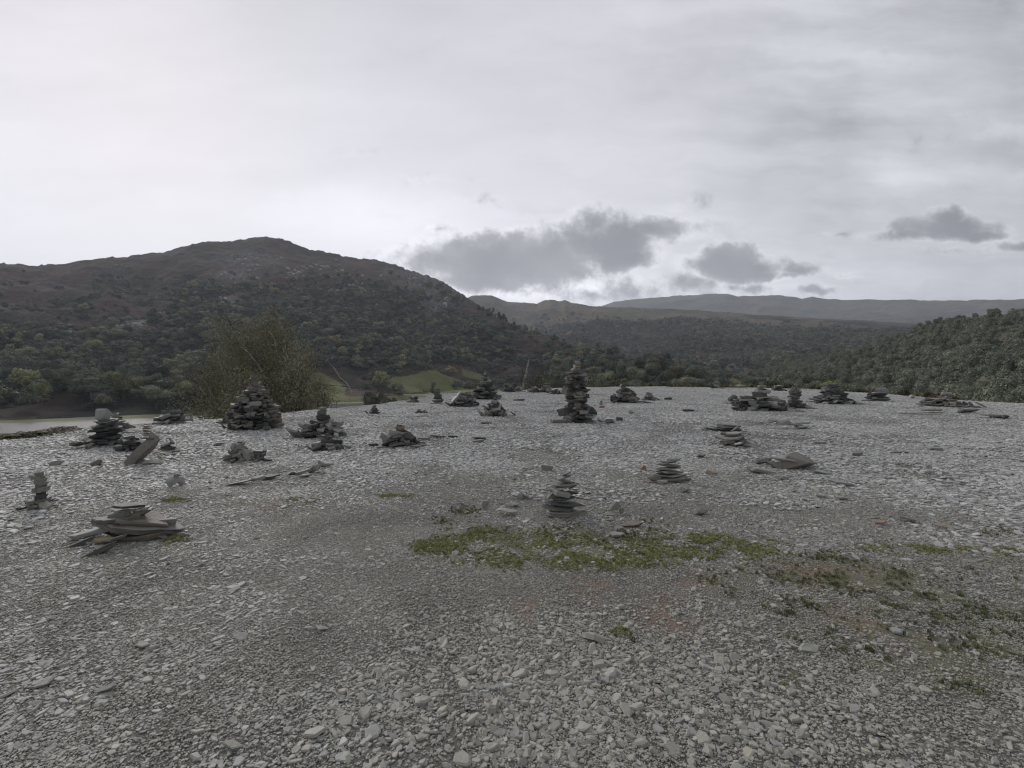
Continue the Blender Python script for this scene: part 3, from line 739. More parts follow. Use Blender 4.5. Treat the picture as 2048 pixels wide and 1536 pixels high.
# the nearest ones that show are things of their own, spread over the three woods
px_, py_ = proj(TR[:, 1], TR[:, 2], TR[:, 3] + TR[:, 5])
inview = (px_ > -10) & (px_ < 2058) & (py_ > 560) & (py_ < 850)
hideline = np.interp(px_, [p[0] for p in edge_px], [p[1] for p in edge_px])
inview &= py_ < hideline - 4
size_ = TR[:, 4] / TR[:, 0] * inview
size_[(TR[:, 6] == 2)] *= 0.9
NIND = 278
ind = np.zeros(len(TR), bool); ind[np.argsort(-size_)[:NIND]] = True
n_out = 0
def put_tree(x, y, z, w_, h_, crown, trunk, name, label, group, rz, cat='tree'):
    e = link(bpy.data.objects.new(name, None)); e.location = (x, y, z); e.rotation_euler = (0, 0, rz); e.empty_display_size = 0.1
    tag(e, label, cat, group)
    c_ = link(bpy.data.objects.new('crown', crown), e); c_.scale = (w_, w_, h_)
    t_ = link(bpy.data.objects.new('trunk', trunk), e); t_.scale = (w_, w_, h_)
    return e
GLAB = {0: ('oak_tree', 'dark rounded broadleaf tree among the lower woods of the fell across the lake', 'broadleaf trees on the lower fell'),
        1: ('oak_tree', 'small broadleaf tree far off on the moorland slope', 'trees on the moorland slope'),
        2: ('slope_tree', 'olive green leafy tree on the wooded hillside right of the stone plateau', 'trees on the right hillside')}
for i in np.nonzero(ind)[0]:
    d, x, y, z, w_, h_, zn = TR[i]; zn = int(zn); g = random.Random(int(i))
    nm, lb, gr = GLAB[zn]
    if zn == 0 and x > 30 and d < 900: lb, gr = 'dark broadleaf tree in the valley wood just beyond the plateau edge', 'trees of the valley wood'
    put_tree(x, y, z, w_, h_, g.choice(near_right if zn == 2 else near_fell), g.choice(near_trunks), nm, lb, gr, g.uniform(0, 6.28))
rest = TR[~ind]
for zn, coll, nm, lb in ((0, c_fell, 'oak_woodland', 'dark oak woodland covering the fell beyond the lake and the valley floor'),
                         (1, c_mid, 'distant_woodland', 'bluish grey woodland on the moorland slope beyond the valley'),
                         (2, c_right, 'hillside_woodland', 'olive green woodland covering the right hillside')):
    q = rest[rest[:, 6] == zn]; n = len(q); g = np.random.default_rng(60 + zn)
    nsrc = len(coll.objects)
    scatter(nm, q[:, 1:4], np.stack([np.zeros(n), np.zeros(n), g.uniform(0, 6.28, n)], 1), np.stack([q[:, 4], q[:, 4], q[:, 5]], 1), g.integers(0, nsrc, n), coll, lb, 'woodland')

# pale crags breaking out of the fell
def crags():
    cgc = newcoll('crag_sources')
    for i in range(5): hidden('crag_%02d' % i, rock_mesh('crag', 60 + i, M['pale']), cgc)
    g = np.random.default_rng(12); A = g.uniform(h1.th[0], 0.1, 60000); S = g.uniform(.35, .97, 60000); x, y, z = h1.point(A, S); px, py = proj(x, y, z)
    m_ = ell(px, py, [(462, 604, 20, 12), (480, 548, 44, 12), (500, 522, 50, 10), (870, 585, 45, 42), (835, 556, 50, 16), (262, 650, 50, 8), (650, 545, 60, 14), (700, 580, 40, 18)], .6) * sstep(.5, .62, fbm(x / 18, y / 18, 66, 3))
    m_ = np.maximum(m_ * .5, .02 * sstep(.6, .7, fbm(x / 40, y / 40, 67, 3))); k = g.uniform(0, 1, 60000) < m_ * .35; n = k.sum()
    s_ = g.uniform(1.5, 5.5, n)
    scatter('crag_rocks', np.stack([x[k], y[k], z[k]], 1), np.stack([g.normal(0, .3, n), g.normal(0, .3, n), g.uniform(0, 6.28, n)], 1), np.stack([s_ * 1.2, s_, s_ * 1.3], 1), g.integers(0, 5, n), cgc, 'pale rock crags and boulders breaking through the heather of the fell', 'crags')
CRAGS = crags
# pines on the spur skyline
pine_c = [crown_mesh('pine_crown', 500 + i, M['leaf_pine'], 700, 0.045, 10, 'tall', solidity=.8) for i in range(3)]
pine_t = trunk_mesh('pine_trunk', 9, M['bark'], top=0.9, r=0.03, limbs=3)
g = random.Random(5)
for px in [958, 966, 975, 983, 987, 992, 998, 1002, 1007, 1012, 1018, 1022, 1026, 1031, 1036, 1042, 1050, 1062, 1077, 1092, 1108, 1122]:
    th = math.atan2((px - 1024) / F, 1); x, y, z = h1.point(np.array([th]), np.array([g.uniform(.93, .995)]))
    hh = g.uniform(8, 17) * (0.6 if px > 1050 else 1)
    put_tree(float(x[0]), float(y[0]), float(z[0]) - .5, hh * g.uniform(.7, 1.1), hh, g.choice(pine_c), pine_t, 'pine_tree', 'dark pine standing on the skyline of the descending spur', 'pines on the spur skyline', g.uniform(0, 6))

# bushes and small trees close behind the plateau edge
bush_g = [crown_mesh('bush_crown', 600 + i, M['leaf_green'], 5200, 0.016, 16, 'bush', solidity=.7) for i in range(3)]
bush_d = [crown_mesh('bush_crown', 620 + i, M['leaf_dark'], 4500, 0.018, 13, 'oak', solidity=.7) for i in range(3)]
bush_b = [crown_mesh('bush_crown', 640 + i, M['leaf_brown'], 3600, 0.016, 14, 'bush', solid=False) for i in range(3)]
bush_r = [crown_mesh('bush_crown', 660 + i, M['leaf_right'], 5200, 0.016, 16, 'bush', solidity=.7) for i in range(3)]
def bush(px, top, Y, wpx, kind, label, group=None, name='bush', cat='bush', seed=None):
    x = (px - 1024) / F * Y; zt = P(px, top, Y)[2]; zb = float(H(x, Y)) - 0.1; w_ = wpx / F * Y
    rr_ = random.Random(seed if seed is not None else int(px)); h_ = max(zt - zb, w_ * 0.5)
    put_tree(x, Y, zt - h_, w_, h_, rr_.choice(kind), rr_.choice(near_trunks), name, label, group, rr_.uniform(0, 6), cat)
bush(868, 755, 70, 52, bush_d, 'dark leafy small tree behind the slim cairn at the left end of the green field', name='small_tree', cat='tree')
bush(893, 762, 74, 34, bush_g, 'loose twiggy green bush between the slim cairn and the spired cairn')
bush(938, 764, 78, 42, bush_d, 'low dark bush just left of the spired cairn')
bush(1003, 757, 72, 36, bush_d, 'dark round bush just right of the spired cairn')
bush(742, 757, 190, 70, near_fell, 'rounded dark tree below the meadow beside the leaning bare trunk', name='lakeside_tree', cat='tree')
bush(775, 770, 185, 60, near_fell, 'lower rounded tree at the foot of the long meadow', name='lakeside_tree', cat='tree')
for k, (px, top, Y, wp) in enumerate([(1182, 700, 64, 60), (1208, 712, 60, 62), (1238, 722, 66, 60), (1268, 738, 60, 60), (1160, 732, 60, 50), (1300, 746, 70, 60)]):
    bush(px, top, Y, wp, bush_b if k % 2 == 0 else bush_r, 'rusty brown and green thicket bush behind the tallest cairn', 'thicket bushes behind the tallest cairn')
for k, (px, top, Y, wp) in enumerate([(1340, 745, 80, 50), (1385, 742, 84, 44), (1425, 744, 80, 50), (1465, 740, 74, 60)]):
    bush(px, top, Y, wp, bush_r, 'yellow green bush behind the middle of the plateau edge', 'yellow green bushes behind the plateau')
for k, (px, top, Y, wp) in enumerate([(1505, 735, 70, 84), (1548, 726, 68, 96), (1600, 731, 68, 92), (1650, 742, 62, 76)]):
    bush(px, top, Y, wp, bush_g if k < 2 else bush_r, 'full green leafy tree close behind the plateau edge right of its middle', 'green trees close behind the edge', name='small_tree', cat='tree')
for k, (px, top, Y, wp) in enumerate([(1705, 738, 56, 90), (1765, 733, 50, 110), (1835, 728, 46, 120), (1900, 715, 48, 130), (1975, 712, 42, 150), (2050, 705, 40, 160), (2140, 690, 38, 170)]):
    bush(px, top, Y, wp, bush_r, 'broad grey green tree standing behind the right end of the plateau', 'grey green trees behind the right end', name='small_tree', cat='tree')

# twiggy brown shrubs
def twigs(name, seed, n=34, h=1.0, spread=1.0):
    g = random.Random(seed); V, Fc = [], []
    for i in range(n):
        a = g.uniform(0, 6.28); L = g.uniform(.35, 1) * h; sp = g.uniform(.15, spread) * L
        p0 = (g.uniform(-.12, .12), g.uniform(-.12, .12), 0); p1 = (p0[0] + math.cos(a) * sp * .35, p0[1] + math.sin(a) * sp * .35, L * .45)
        p2 = (p0[0] + math.cos(a) * sp + g.uniform(-.05, .05), p0[1] + math.sin(a) * sp + g.uniform(-.05, .05), L)
        tube(V, Fc, [p0, p1, p2], [.011, .007, .002], 3)
        for k in range(4):
            t = g.uniform(.3, .9); s = tuple(p1[q] + (p2[q] - p1[q]) * t for q in range(3)); b2 = g.uniform(0, 6.28); l2 = g.uniform(.12, .28)
            tube(V, Fc, [s, (s[0] + math.cos(b2) * l2 * .6, s[1] + math.sin(b2) * l2 * .6, s[2] + l2 * .8)], [.005, .0015], 3)
    return mesh_py(name, V, Fc, M['twig'])
tw = [twigs('twigs', 700 + i) for i in range(3)]
tl = [crown_mesh('sparse_leaves', 710 + i, M['leaf_brown'], 2600, 0.014, 12, 'bush', solid=False) for i in range(2)]
for k, (px, top, Y, wp) in enumerate([(1055, 742, 50, 50), (1078, 728, 52, 56), (1100, 740, 50, 50), (1122, 748, 48, 46), (1034, 762, 48, 30), (1065, 752, 46, 40)]):
    x = (px - 1024) / F * Y; zb = float(H(x, Y)) - .1; zt = P(px, top, Y)[2]; w_ = wp / F * Y
    e = link(bpy.data.objects.new('bare_shrub', None)); e.location = (x, Y, zb); e.rotation_euler = (0, 0, k)
    tag(e, 'bare brown twiggy shrub behind the low heaps left of the tallest cairn', 'shrub', 'bare brown shrubs')
    a_ = link(bpy.data.objects.new('branches', tw[k % 3]), e); a_.scale = (w_, w_, zt - zb)
    b_ = link(bpy.data.objects.new('leaves', tl[k % 2]), e); b_.scale = (w_, w_, zt - zb)
# two bare leaning trunks
def dead_trunk(name, label, p0, p1, r, seed):
    g = random.Random(seed); V, Fc = [], []; p0, p1 = Vector(p0), Vector(p1); e = link(bpy.data.objects.new(name, None)); e.location = p0
    d = p1 - p0; L = d.length
    pts = [Vector((0, 0, -.4))] + [d * t + Vector((g.uniform(-.02, .02), 0, g.uniform(-.02, .02))) * L for t in (.25, .5, .75)] + [d]
    tube(V, Fc, pts, [r, r * .9, r * .7, r * .5, r * .2], 7)
    for k in range(5):
        t = g.uniform(.35, .9); s = d * t; q = s + Vector((g.uniform(-.12, .12), g.uniform(-.1, .1), g.uniform(.05, .16))) * L
        tube(V, Fc, [s, q], [r * .35, r * .08], 4)
    link(bpy.data.objects.new('trunk', mesh_py('trunk', V, Fc, M['birch_bark'], True)), e); tag(e, label, 'dead tree')
dead_trunk('dead_tree', 'pale bare snag leaning out of the brown shrubs', P(1046, 776, 55), P(1059, 714, 55), 0.16, 1)
dead_trunk('dead_tree', 'thin bare grey trunk leaning left across the meadow', P(704, 782, 150), P(657, 724, 150), 0.18, 2)

# birches: arching pale limbs with hanging leaf strings
def birch(px, top, Y, wpx, seed, label, nl=11, leaves=15000, lean=-1, cs=0.055, sweep=0.0, dome=.33):
    g = random.Random(seed); gn = np.random.default_rng(seed)
    x0 = (px - 1024) / F * Y; zb = float(H(x0, Y)) - .3; ht = P(px, top, Y)[2] - zb; hw = wpx / F * Y / 2
    e = link(bpy.data.objects.new('birch_tree', None)); e.location = (x0, Y, zb); tag(e, label, 'tree')
    V, Fc = [], []; V2, F2 = [], []; ends = []
    for i in range(nl):
        ph = 2 * math.pi * i / nl + g.uniform(-.3, .3); ph = -math.pi / 2 + g.uniform(-.9, .9) if i % 3 == 1 else ph; reach = hw * g.uniform(.35, .95) * (0.35 if i % 4 == 0 else 1)
        zt = ht * (1 - dome * (reach / hw) ** 2) * g.uniform(.68, 1.0)
        dx, dy = math.cos(ph) * reach, math.sin(ph) * reach
        dx += sweep * hw; pts = []
        for k in range(9):
            t = k / 8; bend = t ** 1.5
            pts.append((dx * bend + g.uniform(-.08, .08), dy * bend + g.uniform(-.08, .08), zt * (1 - (1 - t) ** 1.35) if k < 8 else zt * .99))
        rad = [0.15 * (1 - t / 9.0) ** 1.0 + 0.012 for t in range(9)]
        tube(V, Fc, pts, rad, 6)
        for k in range(2, 9):
            for q in range(2):
                s = Vector(pts[k]); a = g.uniform(0, 6.28); L = g.uniform(.5, 1.5) * (ht / 10)
                m_ = s + Vector((math.cos(a) * L * .5, math.sin(a) * L * .5, L * .45)); e_ = s + Vector((math.cos(a) * L, math.sin(a) * L, L * .25))
                tube(V2, F2, [s, m_, e_], [.022, .013, .005], 4); ends.append((tuple(m_), .7)); ends.append((tuple(e_), 1.0))
    link(bpy.data.objects.new('limbs', mesh_py('limbs', V, Fc, M['birch_bark'], True)), e)
    link(bpy.data.objects.new('twigs', mesh_py('twigs', V2, F2, M['twig'], True)), e)
    E = np.array([q[0] for q in ends]); n = leaves; k = gn.integers(0, len(E), n)
    drop = gn.exponential(0.09, n) * ht
    sel = gn.permutation(len(E))[:int(len(E) * .5)]; k = sel[gn.integers(0, len(sel), n)]
    c = E[k] + gn.normal(size=(n, 3)) * np.array([.30, .30, .24]) * ht / 10
    sgn = gn.integers(0, 9, n); ang = sgn * .7 + k; c[:, 0] += np.cos(ang) * .22; c[:, 1] += np.sin(ang) * .22
    c[:, 2] -= drop; keep = c[:, 2] > 0.03 * ht; c = c[keep]; k = k[keep]; n = len(c)
    nr_ = gn.normal(size=(n, 3)); nr_[:, 2] *= .5; nr_ /= np.linalg.norm(nr_, axis=1)[:, None]
    t = np.cross(nr_, gn.normal(size=(n, 3))); t /= np.linalg.norm(t, axis=1)[:, None]; bt = np.cross(nr_, t)
    sz = cs * gn.uniform(.5, 1.3, (n, 1))
    quad = np.stack([c - t * sz, c - bt * sz * .65, c + t * sz, c + bt * sz * .65], 1).reshape(-1, 3)
    lv = gn.uniform(-.42, .42, len(E))
    rr_ = np.clip(.45 + lv[k] + gn.uniform(-.3, .3, n), 0, 1)
    link(bpy.data.objects.new('foliage', mesh_np('foliage', quad, [np.arange(n * 4).reshape(-1, 4)], M['leaf_birch'], False, {'rnd': ('FACE', 'FLOAT', rr_)})), e)
birch(590, 628, 33, 235, 11, 'tall arching birch with pale limbs and brownish leaves behind the great slate cone', nl=15, leaves=52000, dome=.16, sweep=-.5)
birch(470, 682, 36, 165, 12, 'lower rusty green birch left of the tall arching birch', nl=10, leaves=30000, sweep=-.4)
birch(588, 712, 30, 110, 14, 'dark low birch growing at the right foot of the tall arching birch', nl=9, leaves=14000)
birch(645, 752, 29, 60, 13, 'small weeping shrub with hanging sprays beside the birches', nl=7, leaves=5000, cs=.05)
birch(490, 735, 28, 110, 15, 'low leafy birch thicket behind the great slate cone', nl=9, leaves=14000)

# a stone wall across the fields beyond the lake
def drywall(pts, label):
    V, Fc = [], []; g = random.Random(3)
    for (a, b_) in zip(pts[:-1], pts[1:]):
        n = 10
        for i in range(n):
            t0, t1 = i / n, (i + 1) / n - .004
            p = [a[q] + (b_[q] - a[q]) * t0 for q in range(3)]; q_ = [a[k] + (b_[k] - a[k]) * t1 for k in range(3)]
            h = 1.3 + g.uniform(-.15, .2); s = len(V)
            for (c, hh) in ((p, 0), (q_, 0), (q_, h), (p, h)):
                for dy in (-.3, .3): V.append((c[0], c[1] + dy * (1 if hh == 0 else .7), c[2] + hh - .3))
            for f in ((0, 2, 4, 6), (1, 7, 5, 3), (6, 4, 5, 7), (0, 6, 7, 1), (2, 3, 5, 4)): Fc.append(tuple(s + k for k in f))
    o = link(bpy.data.objects.new('stone_wall', mesh_py('stone_wall', V, Fc, M['drystone']))); tag(o, label, 'wall', None, 'thing')
def h1pt(px, d):
    th = math.atan2((px - 1024) / F, 1); Dm = float(np.interp(th, h1.dth, h1.dd)); Fd = float(np.interp(th, h1.fth, h1.fd))
    x, y, z = h1.point(np.array([th]), np.array([(d - Fd) / (Dm - Fd)])); return float(x[0]), float(y[0]), float(z[0])
drywall([h1pt(px, 470 + (px - 640) * .12) for px in range(560, 1010, 45)], 'long low dark stone wall crossing below the meadows beyond the lake')

# heath and rough growth just beyond the edge
hc = newcoll('heath_sources')
for i in range(4): hidden('heath_%02d' % i, crown_mesh('heath_clump', 800 + i, M['heath'], 900, 0.035, 10, 'bush', solidity=.6), hc)
def undergrowth():
    g = np.random.default_rng(77); n = 15000; A = g.uniform(R(-60), R(60), n); A[:4000] = g.uniform(R(-62), R(-40), 4000); Rr = edgeR(A); u = g.uniform(0, 1, n) ** 1.3 * 26 + 0.9; u[:4000] = g.uniform(.5, 7, 4000)
    r = Rr + u; x = r * np.sin(A); y = r * np.cos(A); px = 1024 + F * np.tan(A)
    left = sstep(215, 120, px); mid = sstep(560, 640, px) * sstep(1180, 1100, px); right = sstep(1120, 1250, px) * sstep(1960, 1900, px)
    w_ = g.uniform(.5, 1.3, n); h_ = g.uniform(.3, .6, n) * (left * 1.0 + mid * .55 * (u > 3) + right * 1.5 * (u > 2) + .08)
    zg = H(x, y); ez = np.interp(px, [p[0] for p in edge_px], [p[1] for p in edge_px])
    zl = EYE - r * (ez - 27 * left - 738) / np.hypot(F, px - 1024)
    h_ = np.where(left > .05, np.clip(zl - zg - g.uniform(-.02, .14, n), .06, .75) * (u > .9) * (u < 7), h_)
    k = (g.uniform(0, 1, n) < .9) & (h_ > .05) & ~((mid > .5) & (u < 3) & (px < 880)); m_ = k.sum()
    z = H(x, y)[k] - .08
    scatter('undergrowth', np.stack([x[k], y[k], z], 1), np.stack([0 * z, 0 * z, g.uniform(0, 6.28, m_)], 1), np.stack([w_[k], w_[k], h_[k]], 1), g.integers(0, 4, m_), hc,
            'rough brown and green heath growing just beyond the plateau edge', 'undergrowth')
undergrowth()

# ------------------------------------------------------------------ stones
def slab_mesh(name, seed, mat=None, blocky=False):
    """a cleaved slate: straight broken edges, several thin leaves that do not quite line up"""
    g = random.Random(seed); nc = g.randint(4, 6); el = g.uniform(.6, 1.0)
    ca = sorted(2 * math.pi * (i + g.uniform(-.3, .3)) / nc for i in range(nc)); cr = [g.uniform(.82, 1.12) for _ in range(nc)]
    P_ = [(math.cos(a) * r_, math.sin(a) * r_ * el) for a, r_ in zip(ca, cr)]
    out = []
    for i in range(nc):
        a, b_ = P_[i], P_[(i + 1) % nc]; out.append(a); k = g.choice([1, 2, 2])
        for j in range(1, k + 1):
            t = (j + g.uniform(-.25, .25)) / (k + 1); q = 1 + g.uniform(-.10, .07); out.append(((a[0] + (b_[0] - a[0]) * t) * q, (a[1] + (b_[1] - a[1]) * t) * q))
    n = len(out); L = g.choice([3, 4]) if not blocky else g.choice([4, 5])
    V, Fc = [], []; rows = []
    zs = [-.5] + sorted(g.uniform(-.4, .4) for _ in range(L - 1)) + [.5]; sx = sy = 0
    wedge = (g.uniform(-.22, .22), g.uniform(-.22, .22))
    for li in range(L):
        sx += g.uniform(-.05, .05); sy += g.uniform(-.05, .05); k0 = g.uniform(.88, 1.04); jit = [g.uniform(.95, 1.04) for _ in range(n)]
        for z in (zs[li], zs[li + 1]):
            row = []
            for i, (x, y) in enumerate(out):
                k = k0 * jit[i] * g.uniform(.985, 1.015) * (.96 if abs(z) == .5 else 1)
                X_, Y_ = x * k + sx, y * k + sy
                row.append(len(V)); V.append((X_, Y_, z * (1 + wedge[0] * X_ + wedge[1] * Y_) + g.uniform(-.03, .03)))
            rows.append(row)
    for a, b_ in zip(rows[:-1], rows[1:]):
        for i in range(n):
            Fc.append((a[i], a[(i + 1) % n], b_[(i + 1) % n], b_[i]))
    for row, zz, flip in ((rows[0], -.5, True), (rows[-1], .5, False)):
        ring = []
        for q in row:
            v = V[q]; ring.append(len(V)); V.append((v[0] * .6 + g.uniform(-.08, .08), v[1] * .6 + g.uniform(-.08, .08), v[2] + g.uniform(-.03, .07) * (1 if zz > 0 else -1)))
        for i in range(n):
            f = (row[i], row[(i + 1) % n], ring[(i + 1) % n], ring[i]); Fc.append(f[::-1] if flip else f)
        c = len(V); V.append((sum(V[q][0] for q in ring) / n, sum(V[q][1] for q in ring) / n, sum(V[q][2] for q in ring) / n + g.uniform(0, .05) * (1 if zz > 0 else -1)))
        for i in range(n):
            f = (ring[i], ring[(i + 1) % n], c); Fc.append(f[::-1] if flip else f)
    return mesh_py(name, V, Fc, mat)
def rock_mesh(name, seed, mat=None):
    g = random.Random(seed); bm = bmesh.new()
    for i in range(g.randint(13, 19)):
        v = Vector((g.gauss(0, 1), g.gauss(0, 1), g.gauss(0, 1))).normalized(); k = g.uniform(.8, 1.15)
        bm.verts.new((v.x * k, v.y * k * .85, max(-.42, min(.46, v.z * .62 * k + v.x * .08))))
    res = bmesh.ops.convex_hull(bm, input=bm.verts)
    for v in [v for v in bm.verts if not v.link_faces]: bm.verts.remove(v)
    bmesh.ops.recalc_face_normals(bm, faces=bm.faces)
    bmesh.ops.bevel(bm, geom=list(bm.edges), offset=.03, segments=1, affect='EDGES')
    me = bpy.data.meshes.new(name); bm.to_mesh(me); bm.free()
    if mat: me.materials.append(mat)
    return me
CRAGS()
POOL = {}
for mk in ('slate', 'dark', 'pale', 'green', 'brown', 'rust', 'orange', 'white'):
    nS = 14 if mk in ('slate', 'dark') else 4
    POOL[mk] = [slab_mesh('slab', 1000 + i + hash_ * 50, M[mk]) for hash_, i in [(len(mk), j) for j in range(nS)]]
    POOL[mk + '_b'] = [rock_mesh('rock', 3000 + i + len(mk) * 50, M[mk]) for i in range(6)]
    POOL[mk + '_s'] = [slab_mesh('layered_block', 3500 + i + len(mk) * 50, M[mk], True) for i in range(4)]
def stone(parent, x, y, z, sx, sy, sz, rot=(0, 0, 0), mat='slate', blocky=False, g=random, name='stone'):
    o = link(bpy.data.objects.new(name, g.choice(POOL[mat + ('_s' if blocky == 's' else '_b' if blocky else '')])), parent)
    o.location = (x, y, z); o.scale = (sx, sy, sz); o.rotation_euler = rot
    return o
CAIRNS = {}
def pick(g, mats):
    t = sum(w_ for _, w_ in mats); r = g.uniform(0, t)
    for m_, w_ in mats:
        r -= w_
        if r <= 0: return m_
    return mats[0][0]
DEF = [('slate', 6), ('dark', 4), ('green', 1), ('pale', .7), ('brown', .6)]
def cairn(px, base, top, profile, label, group=None, seed=0, sw=None, th=None, mats=DEF, tilt=0.10, skirt=2, caps=(), name='cairn', lean=0.0):
    """profile: (height fraction, half width px, sideways px)"""
    g = random.Random(seed * 13 + 5); x0, y0 = G(px, base); s = y0 / F
    prof = sorted(profile); fz = [p[0] for p in prof]; fw = [p[1] * s for p in prof]; fo = [(p[2] if len(p) > 2 else 0) * s for p in prof]
    h = (base - top) * s; rb = max(fw); y0 += rb * .7; s2 = y0 / F; h *= s2 / s
    e = link(bpy.data.objects.new(name, None)); e.location = (x0 * y0 / (y0 - rb * .7), y0, float(H(x0, y0))); tag(e, label, 'cairn', group, 'thing')
    th = th or min(.075, max(.03, h / 9)); sw = sw or max(.1, min(.24, rb * .55)); z = 0; lst = []
    while z < h * .97:
        f = z / h; rad = float(np.interp(f, fz, fw)); cx = float(np.interp(f, fz, fo)); t = th * g.uniform(.55, 1.35)
        t = min(t, max(.012, h - z))
        if rad < sw * 1.25:
            lst.append((cx + g.uniform(-.1, .1) * rad, g.uniform(-.08, .08) * rad, z + t / 2, rad * g.uniform(.85, 1.15), rad * g.uniform(.75, 1.1), t * 1.1, (g.uniform(-tilt, tilt), g.uniform(-tilt, tilt), g.uniform(0, 6.28))))
        else:
            n = max(3, int(math.ceil(2 * math.pi * (rad - sw * .55) / (sw * 1.45)))); a0 = g.uniform(0, 6.28)
            for i in range(n):
                a = a0 + 2 * math.pi * i / n + g.uniform(-.2, .2); rr_ = (rad - sw * .72) * g.uniform(.88, 1.06); ssz = sw * g.uniform(.6, 1.3)
                ln = lean * g.uniform(.3, 1.3) + g.uniform(-.04, .14)
                lst.append((cx + math.cos(a) * rr_, math.sin(a) * rr_, z + t / 2 + g.uniform(-.8, .8) * t, ssz, ssz * g.uniform(.6, .95), t * g.uniform(.6, 1.6),
                            (g.uniform(-tilt, tilt) - math.sin(a) * ln, g.uniform(-tilt, tilt) + math.cos(a) * ln, a + g.uniform(-.8, .8))))
            lst.append((cx, 0, z + t / 2, rad * .6, rad * .6, t * 1.35, (0, 0, g.uniform(0, 6))))
        z += t * .86
    for i in range(skirt):      # slabs leaning or lying at the foot
        a = g.uniform(-math.pi, 0.3); d = rb * g.uniform(.85, 1.4); ssz = min(sw, rb * .8) * g.uniform(.4, .9); flat = g.random() < .5
        tt = th * g.uniform(.4, .9); tl_ = 0.05 if flat else g.uniform(.35, .8)
        lst.append((math.cos(a) * d, math.sin(a) * d, tt / 2 + (0 if flat else ssz * .4), ssz, ssz * .7, tt, (-math.sin(a) * tl_, math.cos(a) * tl_, a + g.uniform(-.4, .4))))
    lst.sort(key=lambda q: q[1])
    main, extra = lst[:96], lst[96:]
    for q in main:
        m_ = pick(g, mats); stone(e, q[0], q[1], q[2], q[3], q[4], q[5], q[6], m_, False, g)
    if extra:
        V, Fc = [], []
        for q in extra:
            me = g.choice(POOL['slate']); mt = Matrix.LocRotScale(Vector(q[:3]), Euler(q[6]), Vector((q[3], q[4], q[5]))); b0 = len(V)
            V += [tuple(mt @ v.co) for v in me.vertices]; Fc += [tuple(b0 + k for k in p_.vertices) for p_ in me.polygons]
        o = link(bpy.data.objects.new('core_stones', mesh_py('core_stones', V, Fc, M['slate'])), e); tag(o, kind='stuff')
    for (dx, dz, sx, sz, ry, mat, blk) in caps:       # in px of the picture, dz above the base
        stone(e, dx * s2, -rb * .2 if dz < 5 else 0, dz * s2, sx * s2 / 2, sx * s2 / 2 * .8, sz * s2, (g.uniform(-.1, .1), R(ry), g.uniform(-.4, .4)), mat, blk, g)
    return e
def custom(name, px, base, label, stones, cat='cairn', group=None, seed=1, ycorr=0, k=1.0):
    """stones: (px, py, w, h, tilt, mat, blocky, dy)   tilt > 0 lifts the right end"""
    g = random.Random(seed); x0, y0 = G(px, base); y0 += ycorr; s = y0 / F
    zg = float(H(x0, y0)); e = None
    if len(stones) > 1: e = link(bpy.data.objects.new(name, None)); e.location = (x0, y0, zg); tag(e, label, cat, group, 'thing')
    for st_ in stones:
        sx, sy, w_, h_, ti, mat, blk = st_[:7]; dy = st_[7] if len(st_) > 7 else 0; dp = st_[8] if len(st_) > 8 else .75
        X0, Y0, Z0 = P(sx, sy, y0 + dy); s3 = (y0 + dy) / F
        # seen from above the top face adds to the height in the picture
        hw = w_ * s3 / 2 * 1.14 * k; look = (EYE - Z0) / (y0 + dy); tz = max(h_ * s3 - 2 * hw * dp * max(look, 0) * .8, h_ * s3 * .4) * 1.1
        ob = stone(e, *((X0 - x0, Y0 - y0, max(Z0 - zg, tz * .42)) if e else (X0, Y0, max(Z0, zg + tz * .42))), hw * 1.02, hw * dp, tz, (g.uniform(-.06, .06), -R(ti), g.uniform(-.25, .25) + (math.pi if g.random() < .5 else 0)), mat, blk, g, 'stone' if e else name)
        if e is None: tag(ob, label, cat, group, 'thing')
    return e

# --- foreground and middle cairns, left to right
custom('cairn', 250, 1100, 'wide cairn on a big layered slate block, capped by a flat dark slab', [
    (276, 1084, 140, 22, 6, 'slate', False, .05, .55), (284, 1073, 146, 20, 8, 'dark', False, .08, .55), (288, 1062, 140, 22, 9, 'slate', False, .12, .6), (328, 1060, 56, 44, 22, 'slate', True, .18, .6), (266, 1048, 159, 29, 9, 'slate', False, .10, .6), (288, 1038, 116, 20, 12, 'slate', False, .12, .7), (238, 1038, 80, 20, 3, 'slate', False, .05, .7),
    (237, 1030, 48, 22, 8, 'green', 's', .08, .8), (280, 1026, 42, 24, 16, 'slate', True, .12, .8), (250, 1021, 42, 10, 0, 'slate', False, .1, .8), (284, 1017, 36, 10, 8, 'pale', False, .15, .8),
    (261, 1011, 63, 12, -1, 'dark', False, .10, .6),
    (182, 1065, 69, 18, 10, 'pale', False, .0, .8), (166, 1078, 46, 10, 22, 'slate', False, 0, .5), (194, 1080, 57, 13, 6, 'orange', False, -.1, .6), (180, 1084, 48, 11, 12, 'pale', False, -.12, .5),
    (153, 1096, 65, 18, 20, 'dark', False, -.15, .5), (200, 1102, 63, 22, 28, 'slate', False, -.35, .8), (216, 1106, 53, 13, 14, 'slate', True, -.25, .7), (140, 1092, 36, 8, 14, 'pale', False, -.1, .6), (228, 1078, 53, 16, -18, 'slate', True, -.12, .5)], ycorr=.25)
cairn(80, 1024, 951, [(0, 23), (.1, 27), (.2, 20, 2), (.3, 14, 3), (.6, 14, 3), (.7, 13, 4), (.8, 15, -2), (.9, 12, 3), (1, 9, 2)], 'slim little tower of stacked chunky slates standing alone at the far left', seed=2, sw=.3, th=.045,
      mats=[('slate', 5), ('dark', 2), ('green', 2)], skirt=2)
